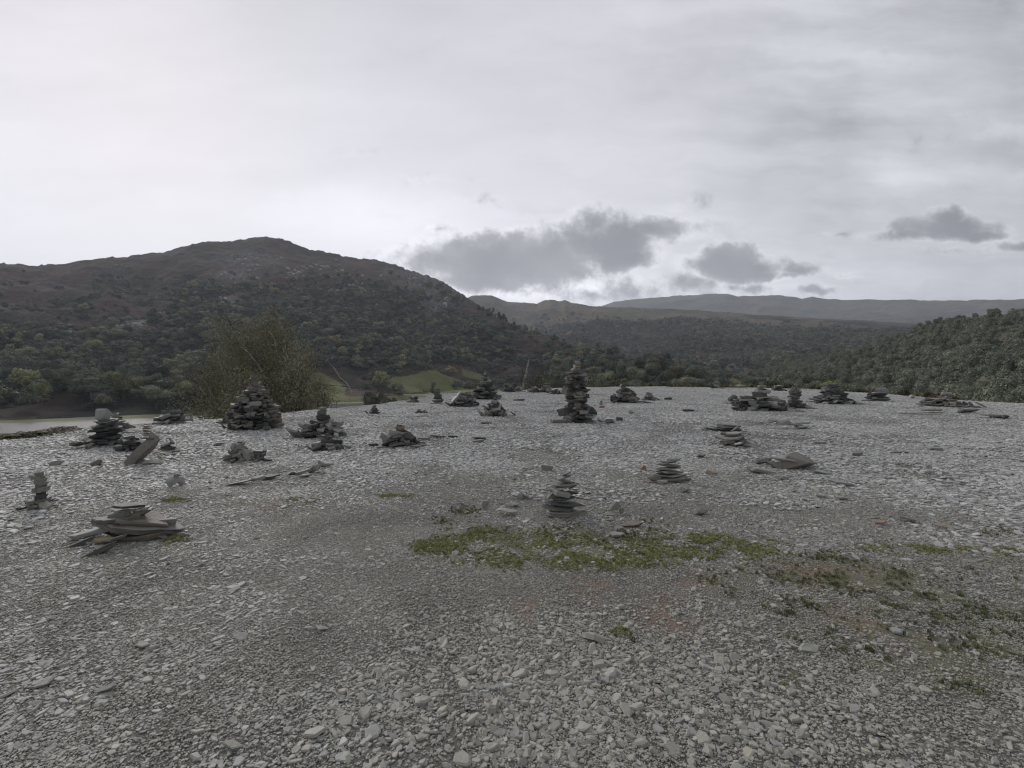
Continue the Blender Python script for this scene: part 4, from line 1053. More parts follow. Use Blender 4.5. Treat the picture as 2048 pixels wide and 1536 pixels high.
cairn(213, 893, 840, [(0, 33, 3), (.3, 34), (.45, 30), (.6, 36), (.8, 28), (1, 20, 2)], 'dark cairn capped by a big pale upright boulder', seed=3, sw=.30, th=.05, mats=[('dark', 6), ('slate', 3), ('green', 1)], tilt=.14, skirt=4,
      caps=[(-5, 62, 30, 28, 5, 'pale', True)])
cairn(236, 861, 828, [(0, 22, 6), (.4, 12), (.8, 8, -4), (1, 5, -5)], 'small knobbly cairn peeking out behind the boulder capped cairn', seed=4, th=.06, sw=.14, tilt=.25)
cairn(262, 904, 876, [(0, 23), (.6, 18), (1, 8)], 'low dark slate pile between the boulder capped cairn and the leaning slab', seed=5, th=.045, mats=[('dark', 5), ('slate', 2)], tilt=.2)
custom('cairn', 285, 930, 'stack of small round slates balanced on a big leaning brown slab', [
    (284, 904, 74, 20, 47, 'brown', False, .1, .45), (272, 918, 40, 20, 30, 'brown', True, .1, .5), (296, 876, 26, 5, 4, 'dark', False, .1), (296, 871, 22, 5, 3, 'slate', False, .1), (296, 867, 20, 4, 0, 'brown', False, .1), (295, 862, 19, 5, 2, 'slate', False, .1),
    (294, 857, 14, 4, 0, 'brown', False, .1), (294, 853, 12, 4, 0, 'slate', False, .1), (294, 848, 13, 3, 4, 'pale', False, .1)])
custom('slate_slab', 306, 930, 'pale green thick slab lying against the foot of the leaning brown slab', [(306, 924, 40, 13, -3, 'green', True, 0, .6)], cat='slab')
custom('cairn', 335, 912, 'little pointed pile on flat pale slabs right of the leaning slab', [
    (330, 912, 56, 5, 4, 'pale', False, 0, .4), (338, 917, 50, 4, 8, 'slate', False, -.2, .4), (333, 902, 36, 12, 10, 'slate', True, .1, .6), (338, 895, 28, 8, 8, 'dark', False, .1, .6), (336, 889, 26, 6, 22, 'slate', False, .1), (344, 884, 16, 4, 30, 'dark', False, .1)], ycorr=.3)
custom('cairn', 352, 974, 'two pale upright stones holding a small dark capstone', [(344, 962, 26, 22, 38, 'pale', True, 0, .5), (362, 962, 16, 18, -40, 'pale', True, .1, .5), (353, 951, 15, 7, 0, 'dark', True, 0, .7)])
cairn(343, 847, 815, [(0, 30), (.35, 26), (.5, 20), (.75, 8), (1, 5, -3)], 'squat dark cairn on the skyline against the lake', seed=8, sw=.22, th=.07, mats=[('dark', 5), ('slate', 3), ('green', 2)], tilt=.2)
cairn(511, 860, 752, [(0, 50), (.25, 49), (.45, 38, -2), (.6, 27, 2), (.7, 19, 2), (.78, 14, 3), (.9, 11, -2), (1, 5, -1)], 'great broad cone of stacked slates in front of the birch trees', seed=9, sw=.18, th=.055, tilt=.2, mats=[('slate', 6), ('dark', 5), ('brown', .7), ('pale', .4)])
cairn(462, 848, 814, [(0, 20, -4), (.4, 14, 2), (1, 5, 6)], 'small pile half hidden at the left side of the great cone', seed=10, th=.06, tilt=.2)
cairn(645, 876, 818, [(0, 46), (.3, 44), (.5, 26, 2), (.7, 13), (1, 5)], 'broad cairn with pale slabs on its shoulder right of the great cone', seed=11, sw=.26, th=.075, tilt=.22, lean=.25, skirt=5,
      caps=[(8, 28, 34, 14, -12, 'pale', True), (-2, 38, 26, 9, 3, 'brown', True), (-36, 18, 28, 9, 30, 'green', True)])
cairn(656, 902, 871, [(0, 34), (.4, 24), (.8, 9, -2), (1, 5)], 'little grey heap in front of the broad cairn with a pale flat slab before it', seed=12, sw=.18, th=.05, tilt=.25, skirt=4,
      caps=[(10, -2, 36, 9, 10, 'pale', False)])
cairn(480, 926, 891, [(0, 33), (.3, 26), (.6, 17), (1, 6)], 'pale blocky pyramid of slabs leaning together with a dark tip', seed=13, sw=.12, tilt=.3, lean=.6, th=.05, mats=[('pale', 1), ('slate', 5), ('green', 2)], caps=[(0, 34, 12, 7, 0, 'dark', True)])
cairn(519, 925, 906, [(0, 18), (.5, 17), (1, 12)], 'low dark pile touching the right of the pale blocky pyramid', seed=14, sw=.2, th=.045, mats=[('dark', 5), ('slate', 2)])
cairn(800, 893, 853, [(0, 42), (.35, 34), (.5, 14), (.7, 13), (.85, 9), (1, 6)], 'cairn with a reddish middle on a ring of leaning grey slabs', seed=15, sw=.2, th=.06, tilt=.25, lean=.45, skirt=7,
      caps=[(1, 27, 26, 9, 2, 'rust', True), (1, 34, 20, 6, 3, 'rust', False), (-26, 8, 20, 13, 15, 'slate', True), (16, 10, 12, 18, 0, 'slate', True)])
cairn(749, 828, 811, [(0, 12), (.5, 7), (1, 4)], 'tiny dark stack on the skyline between the broad cairn and the slim cairn', seed=16, th=.05, mats=[('dark', 4), ('rust', 1)])
cairn(827, 806, 794, [(0, 12), (.5, 10), (1, 10)], 'pair of flat slabs propped at the plateau edge left of the slim cairn', seed=17, th=.07, tilt=.2)
custom('cairn', 838, 826, 'tiny spiky heap of splinters in front of the propped slabs', [(834, 824, 16, 3, 20, 'dark', False), (842, 824, 16, 3, -20, 'dark', False), (838, 823, 8, 8, 60, 'rust', False), (852, 828, 10, 4, 0, 'dark', True)])
cairn(875, 808, 778, [(0, 13), (.4, 10), (.6, 7), (.8, 8), (1, 3)], 'slim knobbly cairn in front of the dark leafy small tree', seed=18, sw=.3, th=.07, mats=[('slate', 4), ('dark', 3)])
cairn(971, 799, 738, [(0, 27), (.2, 25), (.4, 19, 2), (.55, 14), (.7, 10), (.8, 6), (.9, 2), (1, 1)], 'spired cairn with pale slabs propped against its foot, below the long meadow', seed=19, sw=.34, th=.10, tilt=.15, mats=[('dark', 4), ('slate', 5)],
      caps=[(0, 8, 13, 22, 6, 'pale', True), (12, 8, 12, 20, -14, 'pale', True)])
cairn(930, 814, 785, [(0, 32), (.4, 24), (.8, 12, 6), (1, 8, 8)], 'long dark heap with a plank of slate leaning on its left end', seed=20, sw=.28, th=.07, tilt=.2, mats=[('dark', 4), ('slate', 3)], caps=[(-20, 14, 44, 5, -48, 'pale', False)])
cairn(990, 833, 797, [(0, 27), (.35, 22), (.55, 13), (.8, 6), (1, 3)], 'tent shaped pile of leaning slabs in front of the spired cairn', seed=21, sw=.25, th=.07, tilt=.3, lean=.6, skirt=3)
cairn(1017, 785, 774, [(0, 12), (1, 8)], 'small dark heap on the skyline with a pale slab at its left', seed=22, th=.08, mats=[('dark', 4), ('pale', 1)], tilt=.2)
cairn(1038, 784, 775, [(0, 9), (1, 6)], 'tiny pale brown heap on the skyline beside the brown shrubs', seed=23, th=.1, mats=[('brown', 3), ('pale', 1)], tilt=.2)
cairn(1068, 786, 775, [(0, 13), (1, 8)], 'low black and white heap on the skyline under the bare snag', seed=24, th=.09, mats=[('dark', 3), ('pale', 2)], tilt=.2)
cairn(1092, 786, 768, [(0, 15), (.5, 11), (1, 5)], 'rounded cairn on the skyline left of the tallest cairn', seed=25, sw=.35, th=.09, mats=[('dark', 3), ('slate', 3), ('pale', 1)], tilt=.15)
cairn(1112, 789, 779, [(0, 12), (1, 7)], 'dim low pile tucked against the left of the tallest cairn', seed=26, th=.08, mats=[('dark', 3), ('slate', 2)])
cairn(1155, 846, 738, [(0, 33, 5), (.1, 28, 4), (.2, 25, 3), (.33, 24, 0), (.45, 24, -2), (.55, 23, -2), (.7, 24, -4), (.85, 23, -6), (.93, 18, -6), (1, 10, -4)], 'tallest cairn, a dark slate tower topped with orange stones', seed=27, sw=.22, th=.06, tilt=.22,
      mats=[('dark', 5), ('slate', 6), ('green', 1.5), ('pale', .7)], skirt=4,
      caps=[(-2, 112, 20, 9, 4, 'orange', True), (0, 117, 14, 4, -4, 'brown', False), (-1, 121, 12, 4, 6, 'pale', False), (1, 125, 8, 4, 0, 'brown', False), (1, 129, 4, 5, 0, 'dark', True),
            (24, 18, 30, 30, 42, 'dark', True), (-22, 22, 34, 14, -12, 'slate', False), (4, 85, 34, 16, 20, 'pale', False), (-18, 62, 30, 14, 16, 'green', False)])
custom('slate_slab', 1120, 846, 'flat brown slab lying at the left foot of the tallest cairn', [(1121, 842, 40, 8, 1, 'brown', False, 0, .6)], cat='slab')
custom('stone_block', 1219, 847, 'white topped square stone lying just right of the tallest cairn', [(1219, 842, 24, 11, 0, 'brown', True, 0, .8), (1219, 837, 22, 3, 0, 'white', False, .03, .8)], cat='stone')
custom('loose_stone', 1239, 841, 'grey flat stone right of the white topped square stone', [(1239, 838, 16, 7, -5, 'slate', False)], cat='stone')
custom('cairn', 1203, 816, 'tiny red brown stack on open gravel right of the tallest cairn', [(1203, 813, 14, 5, 0, 'rust', True), (1203, 808, 9, 4, 3, 'rust', True), (1203, 804, 5, 4, 0, 'dark', True)])
custom('loose_stone', 1262, 828, 'mossy green stone lying on open gravel below the tented cairn', [(1262, 825, 12, 8, 10, 'green', True)], cat='stone')
cairn(1250, 806, 767, [(0, 32), (.25, 27), (.5, 16, 2), (.7, 7, -4), (1, 5, -4)], 'tented cairn of dark leaning slabs with a pale knob on top', seed=28, sw=.3, th=.08, tilt=.3, lean=.5, mats=[('dark', 4), ('slate', 4)], skirt=3, caps=[(-4, 34, 14, 7, 0, 'pale', True)])
cairn(1297, 801, 785, [(0, 13), (.5, 10), (1, 4)], 'small round heap right beside the tented cairn', seed=29, sw=.3, th=.08, mats=[('dark', 3), ('slate', 3)])
cairn(1433, 777, 760, [(0, 11), (.4, 8), (1, 4)], 'small three stage cairn alone on the skyline', seed=30, sw=.35, th=.13, mats=[('dark', 2), ('slate', 3), ('green', 1)])
custom('cairn', 1480, 776, 'low arch of thin slabs on the skyline right of the three stage cairn', [(1480, 772, 22, 3, 0, 'pale', False), (1472, 774, 8, 4, 0, 'dark', True), (1488, 774, 8, 4, 0, 'slate', True)])
cairn(1555, 782, 771, [(0, 11), (1, 7)], 'small dark skyline heap with a white slab laid over it', seed=31, th=.1, mats=[('dark', 3), ('slate', 1)], caps=[(0, 10, 16, 3, -8, 'white', False)])
cairn(1467, 809, 791, [(0, 20), (.5, 13), (1, 5)], 'flat grey heap left of the walled cairn', seed=32, sw=.35, th=.07, tilt=.15)
cairn(1522, 823, 797, [(0, 54), (.25, 52), (.6, 50, 2), (1, 26, -6)], 'wide low walled cairn with a round slab stack rising from it', seed=33, sw=.3, th=.075, tilt=.12, mats=[('slate', 5), ('dark', 4), ('green', 1), ('pale', .6)], skirt=5,
      caps=[(-2, 31, 40, 10, 0, 'slate', False), (2, 37, 34, 7, 3, 'pale', False), (0, 42, 26, 6, 0, 'slate', True), (0, 47, 18, 5, 0, 'brown', False), (0, 51, 14, 5, 0, 'slate', True), (2, 55, 8, 3, 0, 'brown', True), (4, 20, 10, 14, 0, 'pale', True)])
cairn(1590, 818, 774, [(0, 26, 6), (.2, 16), (.5, 15), (.7, 12), (.85, 12), (1, 7)], 'upright round tower of flat slabs at the right end of the walled cairn', seed=34, sw=.3, th=.07, mats=[('slate', 5), ('dark', 3)], skirt=3)
cairn(1660, 808, 769, [(0, 40), (.2, 30), (.45, 24, 4), (.7, 20, 4), (1, 9, 3)], 'bulky dark cairn with slabs spilling to both sides', seed=35, sw=.32, th=.08, tilt=.18, skirt=7)
cairn(1756, 804, 786, [(0, 20), (.5, 17), (1, 14)], 'squat cairn crowned by a single large pale rounded stone', seed=36, sw=.35, th=.08, caps=[(3, 22, 28, 14, 3, 'pale', True)])
custom('boulder', 1824, 797, 'small pale rounded boulder on the skyline right of the pale crowned cairn', [(1824, 793, 14, 9, 0, 'pale', True)], cat='boulder')
cairn(1885, 815, 790, [(0, 42), (.3, 30), (.6, 14, 4), (1, 7, 4)], 'spread out low cairn near the right end with two pale knobs', seed=37, sw=.28, th=.055, tilt=.2, skirt=8, mats=[('slate', 5), ('brown', 2), ('dark', 2)], caps=[(8, 24, 22, 9, 5, 'pale', True), (-14, 26, 8, 6, 0, 'slate', True)])
custom('slate_slab', 1864, 826, 'long thin slab lying in front of the spread out low cairn', [(1864, 820, 56, 5, -1, 'slate', False, 0, .5)], cat='slab')
custom('slate_slab', 1934, 826, 'dark thick rectangular slab right of the spread out low cairn', [(1934, 821, 54, 9, 2, 'dark', True, 0, .4)], cat='slab')
custom('slate_slab', 1985, 836, 'pale plank like slab pointing to the right edge', [(1985, 831, 70, 5, -6, 'pale', False, 0, .3)], cat='slab')
custom('loose_stone', 2012, 838, 'dark block at the tip of the pale plank like slab', [(2010, 833, 18, 9, 0, 'dark', True)], cat='stone')
custom('stone_pile', 1560, 857, 'row of half sunk boulders with a pale slab at its right end', [(1543, 841, 28, 11, 10, 'green', True, .1), (1565, 845, 40, 11, -8, 'brown', True), (1590, 848, 30, 9, -6, 'slate', True)], cat='pile')
custom('slate_slab', 1602, 857, 'pale wedge shaped boulder at the right end of the half sunk row', [(1602, 853, 36, 11, 5, 'pale', True), (1614, 845, 26, 5, -3, 'pale', False, .3)], cat='slab')
cairn(1452, 864, 852, [(0, 36), (.5, 30), (1, 10, 14)], 'very low scatter of flat slabs above the small round pile', seed=38, sw=.3, th=.035, tilt=.15, skirt=4)
cairn(1468, 893, 869, [(0, 36), (.5, 28), (1, 15, -4)], 'small round pile of flat slabs on the open gravel right of centre', seed=39, sw=.24, th=.055, tilt=.15, mats=[('slate', 4), ('dark', 4), ('pale', .7)])
custom('boulder', 1575, 945, 'large brown boulder with a sloping flat top', [(1590, 931, 70, 40, 6, 'brown', True, .15, .7), (1582, 918, 74, 12, 5, 'pale', False, .2, .7), (1552, 934, 34, 22, 20, 'brown', True, .1, .7)], cat='boulder', k=1.2, ycorr=.2)
custom('slate_slab', 1530, 945, 'long green grey slab tilted against the left of the brown boulder', [(1527, 943, 66, 12, -12, 'green', False, -.05, .5)], cat='slab')
custom('slate_slab', 1520, 932, 'dark slab leaning on the left shoulder of the brown boulder', [(1522, 925, 46, 15, 10, 'dark', True, .2, .6)], cat='slab')
custom('loose_stone', 1566, 960, 'small dark flat stone in front of the brown boulder', [(1566, 957, 26, 9, 4, 'dark', True)], cat='stone')
custom('cairn', 1336, 974, 'low round cairn of overlapping grey slabs with a pale blue block on top', [
    (1333, 964, 78, 13, 4, 'slate', False, .1), (1310, 956, 28, 22, 10, 'slate', True, 0), (1340, 957, 70, 10, -2, 'slate', False, .12), (1338, 950, 58, 9, 0, 'pale', False, .14), (1346, 951, 50, 7, -8, 'dark', False, .14), (1338, 943, 48, 9, 2, 'slate', False, .15), (1339, 936, 40, 8, 0, 'green', False, .15),
    (1338, 930, 32, 7, -3, 'slate', False, .15), (1339, 924, 26, 6, 0, 'slate', False, .15), (1345, 918, 24, 10, 0, 'pale', True, .15), (1303, 939, 24, 4, -6, 'pale', False, .1), (1325, 964, 18, 12, 0, 'pale', True, -.1), (1362, 962, 30, 9, -10, 'slate', False, 0)], k=1.25, ycorr=.2)
custom('slate_slab', 1288, 943, 'red brown slab tilted beside the low round cairn', [(1288, 935, 22, 9, -28, 'rust', False, .1)], cat='slab')
custom('boulder', 1367, 986, 'angular grey boulder at the right foot of the low round cairn', [(1367, 977, 28, 19, 15, 'green', True)], cat='boulder')
custom('loose_stone', 1424, 951, 'single orange stone alone on the gravel', [(1424, 945, 28, 14, 4, 'orange', True)], cat='stone')
custom('loose_stone', 1401, 916, 'dark flat stone on open gravel behind the orange stone', [(1401, 911, 20, 8, -3, 'dark', True)], cat='stone')
custom('boulder', 1400, 1032, 'dark angular stone alone near the front of the gravel', [(1400, 1024, 32, 16, 5, 'dark', True)], cat='boulder')
custom('cairn', 1124, 1041, 'nearest cairn, a leaning pile of thick chunky slabs by the green grass', [
    (1125, 1032, 66, 20, 0, 'brown', 's', .05, .7), (1122, 1015, 60, 15, 6, 'slate', False, .05), (1126, 1006, 58, 9, 1, 'dark', False, .05), (1131, 997, 42, 12, 3, 'dark', 's', .05), (1131, 988, 42, 9, -4, 'slate', True, .06),
    (1118, 984, 44, 17, 14, 'pale', False, .02), (1105, 990, 26, 20, -30, 'brown', True, .1), (1140, 983, 30, 12, -5, 'dark', True, .1), (1120, 975, 56, 10, 10, 'pale', False, .05), (1143, 971, 24, 13, -20, 'dark', True, .1),
    (1124, 968, 40, 6, 3, 'green', False, .05), (1129, 961, 44, 7, -10, 'slate', False, .07), (1127, 954, 28, 10, 14, 'slate', True, .07), (1132, 948, 16, 4, 25, 'dark', False, .07), (1087, 977, 22, 5, 4, 'pale', False, .12)], k=1.15, ycorr=.18)
custom('stone_pile', 1228, 1033, 'two thick slabs stacked beside a leaning block right of the nearest cairn', [(1220, 1027, 32, 11, -3, 'green', True, .05), (1228, 1012, 30, 22, -24, 'slate', True, .1), (1243, 1020, 12, 17, 15, 'brown', True, .1)], cat='pile')
custom('slate_slab', 1262, 1052, 'long grey slab half sunk in dark grass right of the nearest cairn', [(1262, 1046, 44, 9, 6, 'slate', True)], cat='slab')
custom('slate_slab', 1232, 1074, 'pale slab lying inside the grass in front of the nearest cairn', [(1232, 1068, 34, 9, -2, 'pale', False)], cat='slab')
custom('boulder', 1012, 1028, 'long pale stone lying left of the nearest cairn', [(1012, 1020, 44, 13, -12, 'pale', True)], cat='boulder')
custom('slate_slab', 1026, 1012, 'wedge shaped grey green stone behind the long pale stone', [(1026, 1007, 30, 11, -4, 'green', True)], cat='slab')
custom('stone_pile', 1046, 998, 'pair of upended pale splinters behind the wedge shaped stone', [(1040, 991, 14, 12, 40, 'pale', False), (1051, 993, 18, 7, 20, 'slate', False), (1056, 996, 16, 4, 5, 'pale', False)], cat='pile')
custom('slate_slab', 969, 1012, 'pale triangular slab lying flat on the gravel left of the nearest cairn', [(969, 1006, 17, 12, -5, 'pale', False)], cat='slab')
custom('slate_slab', 1094, 943, 'pale pointed slab propped up behind the nearest cairn', [(1094, 936, 26, 13, -8, 'slate', False)], cat='slab')
custom('stone_pile', 528, 964, 'pale thick stone with a dark sliver behind it, left of the row of slabs', [(515, 956, 26, 14, 10, 'pale', True), (535, 953, 40, 6, -4, 'dark', False, .2)], cat='pile')
custom('slate_slab', 480, 968, 'thin long slab lying left of the pale thick stone', [(482, 964, 48, 6, 10, 'slate', False)], cat='slab')
for (px, py, w_, h_, ti, mt, blk, lb) in [
    (583, 948, 18, 9, 10, 'dark', True, 'dark little block at the left end of the row of slabs'), (604, 944, 34, 9, 14, 'slate', False, 'grey slab second from the left in the row of slabs'),
    (630, 937, 30, 17, 25, 'brown', True, 'upturned brown slab in the middle of the row of slabs'), (642, 929, 24, 14, 30, 'brown', True, 'taller tilted brown slab in the row of slabs'),
    (657, 927, 26, 8, 6, 'pale', False, 'pale flat slab at the right end of the row of slabs'), (610, 950, 26, 6, 5, 'pale', False, 'thin pale slab in front of the row of slabs'),
    (958, 876, 30, 8, -5, 'dark', True, 'dark flat slab half way between the red cairn and the tallest cairn'), (955, 882, 22, 6, 8, 'slate', False, 'grey slab leaning under the dark flat slab in the middle ground'),
    (876, 872, 30, 6, 2, 'brown', False, 'brownish flat slab right of the red cairn'), (848, 877, 24, 6, 0, 'slate', False, 'slab touching the right side of the red cairn'), (905, 873, 18, 5, 2, 'dark', False, 'small dark slab right of the brownish flat slab'),
    (972, 846, 18, 4, 3, 'dark', False, 'small dark slab below the tent shaped pile'), (1037, 800, 22, 4, 3, 'dark', False, 'long dark sliver between the spired and the tallest cairns'),
    (438, 888, 22, 9, 8, 'brown', True, 'brownish stone above the pale blocky pyramid'), (113, 926, 24, 13, 6, 'green', True, 'grey green boulder on the left slope above the slim tower'),
    (193, 926, 20, 10, 25, 'brown', False, 'brownish slab right of the grey green boulder'), (1337, 797, 14, 4, 0, 'dark', False, 'small dark slab right of the small round heap'), (1376, 821, 20, 5, 0, 'dark', False, 'flat dark slab on open gravel in the far middle'),
    (1683, 965, 46, 9, -8, 'pale', False, 'long pale slab right of the brown boulder'), (1640, 943, 44, 6, -10, 'pale', False, 'thin pale slab just right behind the brown boulder'), (1630, 925, 26, 6, -4, 'green', False, 'greenish slab behind the brown boulder'),
    (1713, 907, 26, 12, -4, 'brown', True, 'small brown boulder with a dark hollow side'), (1865, 896, 34, 8, -4, 'pale', False, 'pale triangular slab on the right gravel'), (1800, 905, 30, 5, -3, 'dark', False, 'dark thin slab left of the pale triangular slab'),
    (1683, 995, 22, 9, -6, 'green', True, 'greenish stone below the long pale slab'), (1641, 991, 24, 8, -8, 'pale', False, 'pale slab left of the greenish stone'), (1762, 1044, 22, 8, -12, 'rust', False, 'orange brown sliver on the lower right gravel'),
    (1880, 1050, 36, 10, -6, 'orange', True, 'long orange brown stone on the lower right gravel'), (1815, 1037, 30, 9, -12, 'slate', False, 'grey slab between the orange brown sliver and the long orange brown stone'), (1640, 884, 26, 6, 0, 'pale', False, 'flat pale slab behind the brown boulder and above it'),
    (1343, 1006, 16, 5, 0, 'brown', False, 'small brownish sliver between the two nearest cairns'), (640, 1255, 30, 6, 8, 'pale', False, 'flat pale grey slab in the near gravel'), (285, 1290, 42, 7, 10, 'green', False, 'grey slab bedded in the left foreground gravel'),
    (78, 1366, 50, 8, 10, 'green', False, 'large flat slab bedded in the lower left corner gravel'), (210, 1376, 44, 7, 14, 'slate', False, 'long grey slab in the lower left gravel'), (465, 1490, 52, 8, 4, 'green', False, 'large pale flat slab at the bottom left of centre')]:
    custom('slate_slab' if not blk else 'loose_stone', px, py + h_ * .5, lb, [(px, py, w_, h_, ti, mt, blk)], cat='slab' if not blk else 'stone', seed=int(px))

# ------------------------------------------------------------------ gravel
def chip_geo(g, thick=0.3, taper=.82):
    n = g.randint(5, 7); el = g.uniform(.5, .95); ang = sorted(2 * math.pi * (i + g.uniform(-.33, .33)) / n for i in range(n)); V = []
    rs = [g.uniform(.75, 1.1) for _ in range(n)]
    for z, k in ((-thick * .5, 1.0), (thick * .25, 1.0), (thick * .5, taper)):
        for i in range(n): V.append((math.cos(ang[i]) * rs[i] * k, math.sin(ang[i]) * rs[i] * el * k, z + g.uniform(-.14, .14) * thick))
    Fc = [tuple(2 * n + i for i in range(n))]
    for j in (0, n):
        for i in range(n): Fc.append((j + i, j + (i + 1) % n, j + n + (i + 1) % n, j + n + i))
    return V, Fc
cc = newcoll('chip_sources')
gg = random.Random(99)
for i in range(28):
    V, Fc = chip_geo(gg, gg.uniform(.18, .38) if i < 14 else gg.uniform(.4, .75), gg.uniform(.7, .92))
    hidden('chip_%02d' % i, mesh_py('chip', V, Fc, M['chipn'] if i >= 14 else M['chip'], rnd=[0.0] * len(Fc)), cc)
def cluster(name, seed, n, rad, smin, smax, mat, thick=(.2, .5)):
    g = random.Random(seed); VV, FF, RR = [], [], []
    for i in range(n):
        V, Fc = chip_geo(g, g.uniform(*thick)); s = smin * (smax / smin) ** (g.random() ** 1.8)
        a = g.uniform(0, 6.28); r = rad * math.sqrt(g.random()); mt = Matrix.LocRotScale(Vector((r * math.cos(a), r * math.sin(a), s * g.uniform(0, .25))), Euler((g.gauss(0, .16), g.gauss(0, .16), g.uniform(0, 6.28))), Vector((s, s, s)))
        b0 = len(VV); VV += [tuple(mt @ Vector(v)) for v in V]; FF += [tuple(b0 + k for k in f) for f in Fc]; RR += [g.random()] * len(Fc)
    return mesh_py(name, VV, FF, mat, rnd=RR)
def sample_plateau(n, a0, a1, r0, r1, g, dens=None):
    A = g.uniform(a0, a1, n); r = np.sqrt(g.uniform(r0 ** 2, r1 ** 2, n)); k = r < edgeR(A) + 1.2; A = A[k]; r = r[k]
    x = r * np.sin(A); y = r * np.cos(A)
    if dens is not None:
        k = g.uniform(0, 1, len(x)) < dens(x, y); x = x[k]; y = y[k]
    return x, y
def dens_near(x, y):
    px, py = proj(x, y, 0 * x)
    path = ell(px, py, [(900, 1165, 330, 48), (1250, 1170, 260, 38), (1250, 890, 330, 26), (1080, 905, 130, 20), (720, 1060, 200, 40), (640, 1280, 110, 90), (1700, 1190, 330, 60)], .5)
    soil, turf = ground_masks(x, y, 0 * x)
    pat = sstep(.32, .62, fbm(x / .9, y / .9, 91, 4))
    pat2 = sstep(.36, .52, fbm(x / .3, y / .3, 92, 3))
    d = (0.42 + 0.58 * pat) * (0.5 + .5 * pat2)
    heap = ell(px, py, [(1150, 1400, 420, 170), (700, 1420, 300, 150)], .5)
    d = np.maximum(d, heap * (0.7 + .3 * pat2))
    d = d * (1 - .35 * sstep(1450, 1750, px) * sstep(1085, 1130, py) * sstep(1420, 1240, py))
    return np.clip(d * (1 - .42 * path) * (1 - .7 * soil) * (1 - .72 * turf), 0.03, 1)
def gravel_near():
    g = np.random.default_rng(123)
    x, y = sample_plateau(300000, R(-62), R(62), 0.9, 9.0, g, dens_near); n = len(x)
    px, py = proj(x, y, 0 * x)
    rr_ = np.hypot(x, y)
    path = ell(px, py, [(900, 1165, 330, 48), (1250, 1170, 260, 38), (720, 1060, 200, 40), (640, 1280, 110, 90)], .5)
    s = np.exp(g.normal(math.log(.0086), .42, n)) * (1 + .25 * ell(px, py, [(1150, 1420, 450, 160)], .5)) * (1 - .3 * path) * (1 + .05 * rr_)
    s = np.clip(s, .0045, .045)
    big = g.uniform(0, 1, n) > .996; s = np.where(big, s * 1.8, s)
    leftish = sstep(900, 500, px); idx = np.where(g.uniform(0, 1, n) < .25 + .6 * leftish + .7 * sstep(3.2, 5.5, rr_), g.integers(0, 14, n), g.integers(14, 28, n))
    z = H(x, y) + s * g.uniform(0.0, .28, n)
    el = g.uniform(.8, 1.35, n)
    tz = .15 + .1 * (1 - leftish)
    scatter('slate_gravel', np.stack([x, y, z], 1), np.stack([g.normal(0, tz, n), g.normal(0, tz, n), g.uniform(0, 6.28, n)], 1), np.stack([s * el, s / el, s], 1), idx, cc,
            'loose grey slate gravel covering the near plateau', 'gravel')
gravel_near()
fc = newcoll('grit_sources')
for i in range(5): hidden('grit_%02d' % i, cluster('grit', 40 + i, 420, .32, .0022, .009, M['chipn'], (.35, .8)), fc)
def grit():
    g = np.random.default_rng(5)
    x, y = sample_plateau(4200, R(-62), R(62), .8, 9.5, g, lambda x, y: np.clip(1 - .85 * ground_masks(x, y, 0 * x)[0] - .8 * ground_masks(x, y, 0 * x)[1], 0, 1)); n = len(x); z = H(x, y) + .001
    scatter('fine_grit', np.stack([x, y, z], 1), np.stack([0 * x, 0 * x, g.uniform(0, 6.28, n)], 1), np.ones((n, 3)), g.integers(0, 5, n), fc, 'fine grey grit between the gravel stones', 'grit')
grit()
mc = newcoll('scree_sources')
for i in range(7): hidden('scree_%02d' % i, cluster('scree', 60 + i, 420, .55, .008, .028 if i < 5 else .05, M['chip_far'], (.15, .4)), mc)
def scree():
    g = np.random.default_rng(6)
    def dn(x, y):
        px, py = proj(x, y, 0 * x); r = np.hypot(x, y)
        path = ell(px, py, [(1250, 890, 330, 26), (1080, 905, 130, 20)], .5)
        return sstep(5.2, 8.6, r) * (.5 + .5 * sstep(.35, .6, fbm(x / 1.6, y / 1.6, 93, 3))) * (1 - .3 * path)
    x, y = sample_plateau(14500, R(-62), R(62), 6, 44, g, dn); n = len(x); z = H(x, y) + .002
    s = g.uniform(.8, 1.25, n) * (1 + .006 * np.hypot(x, y))
    # the far scree follows the ground underneath
    scatter('slate_scree', np.stack([x, y, z], 1), np.stack([0 * x, 0 * x, g.uniform(0, 6.28, n)], 1), np.stack([s, s, s], 1), g.integers(0, 7, n), mc, 'pale grey slate scree covering the far plateau', 'scree')
    # larger flat slabs strewn about
    x, y = sample_plateau(2200, R(-62), R(62), 3.2, 42, g, lambda x, y: sstep(.3, .6, fbm(x / 2.5, y / 2.5, 94, 3)) * .8 + .1); n = len(x)
    s = np.exp(g.normal(math.log(.045), .4, n)) * sstep(1.5, 9, np.hypot(x, y)) ; s = np.clip(s, .025, .16); z = H(x, y) + s * .08
    scatter('flat_slates', np.stack([x, y, z], 1), np.stack([g.normal(0, .12, n), g.normal(0, .12, n), g.uniform(0, 6.28, n)], 1), np.stack([s * 1.1, s * .85, s * .75], 1), g.integers(0, 14, n), cc, 'hand sized flat slates strewn over the gravel', 'slates')
scree()

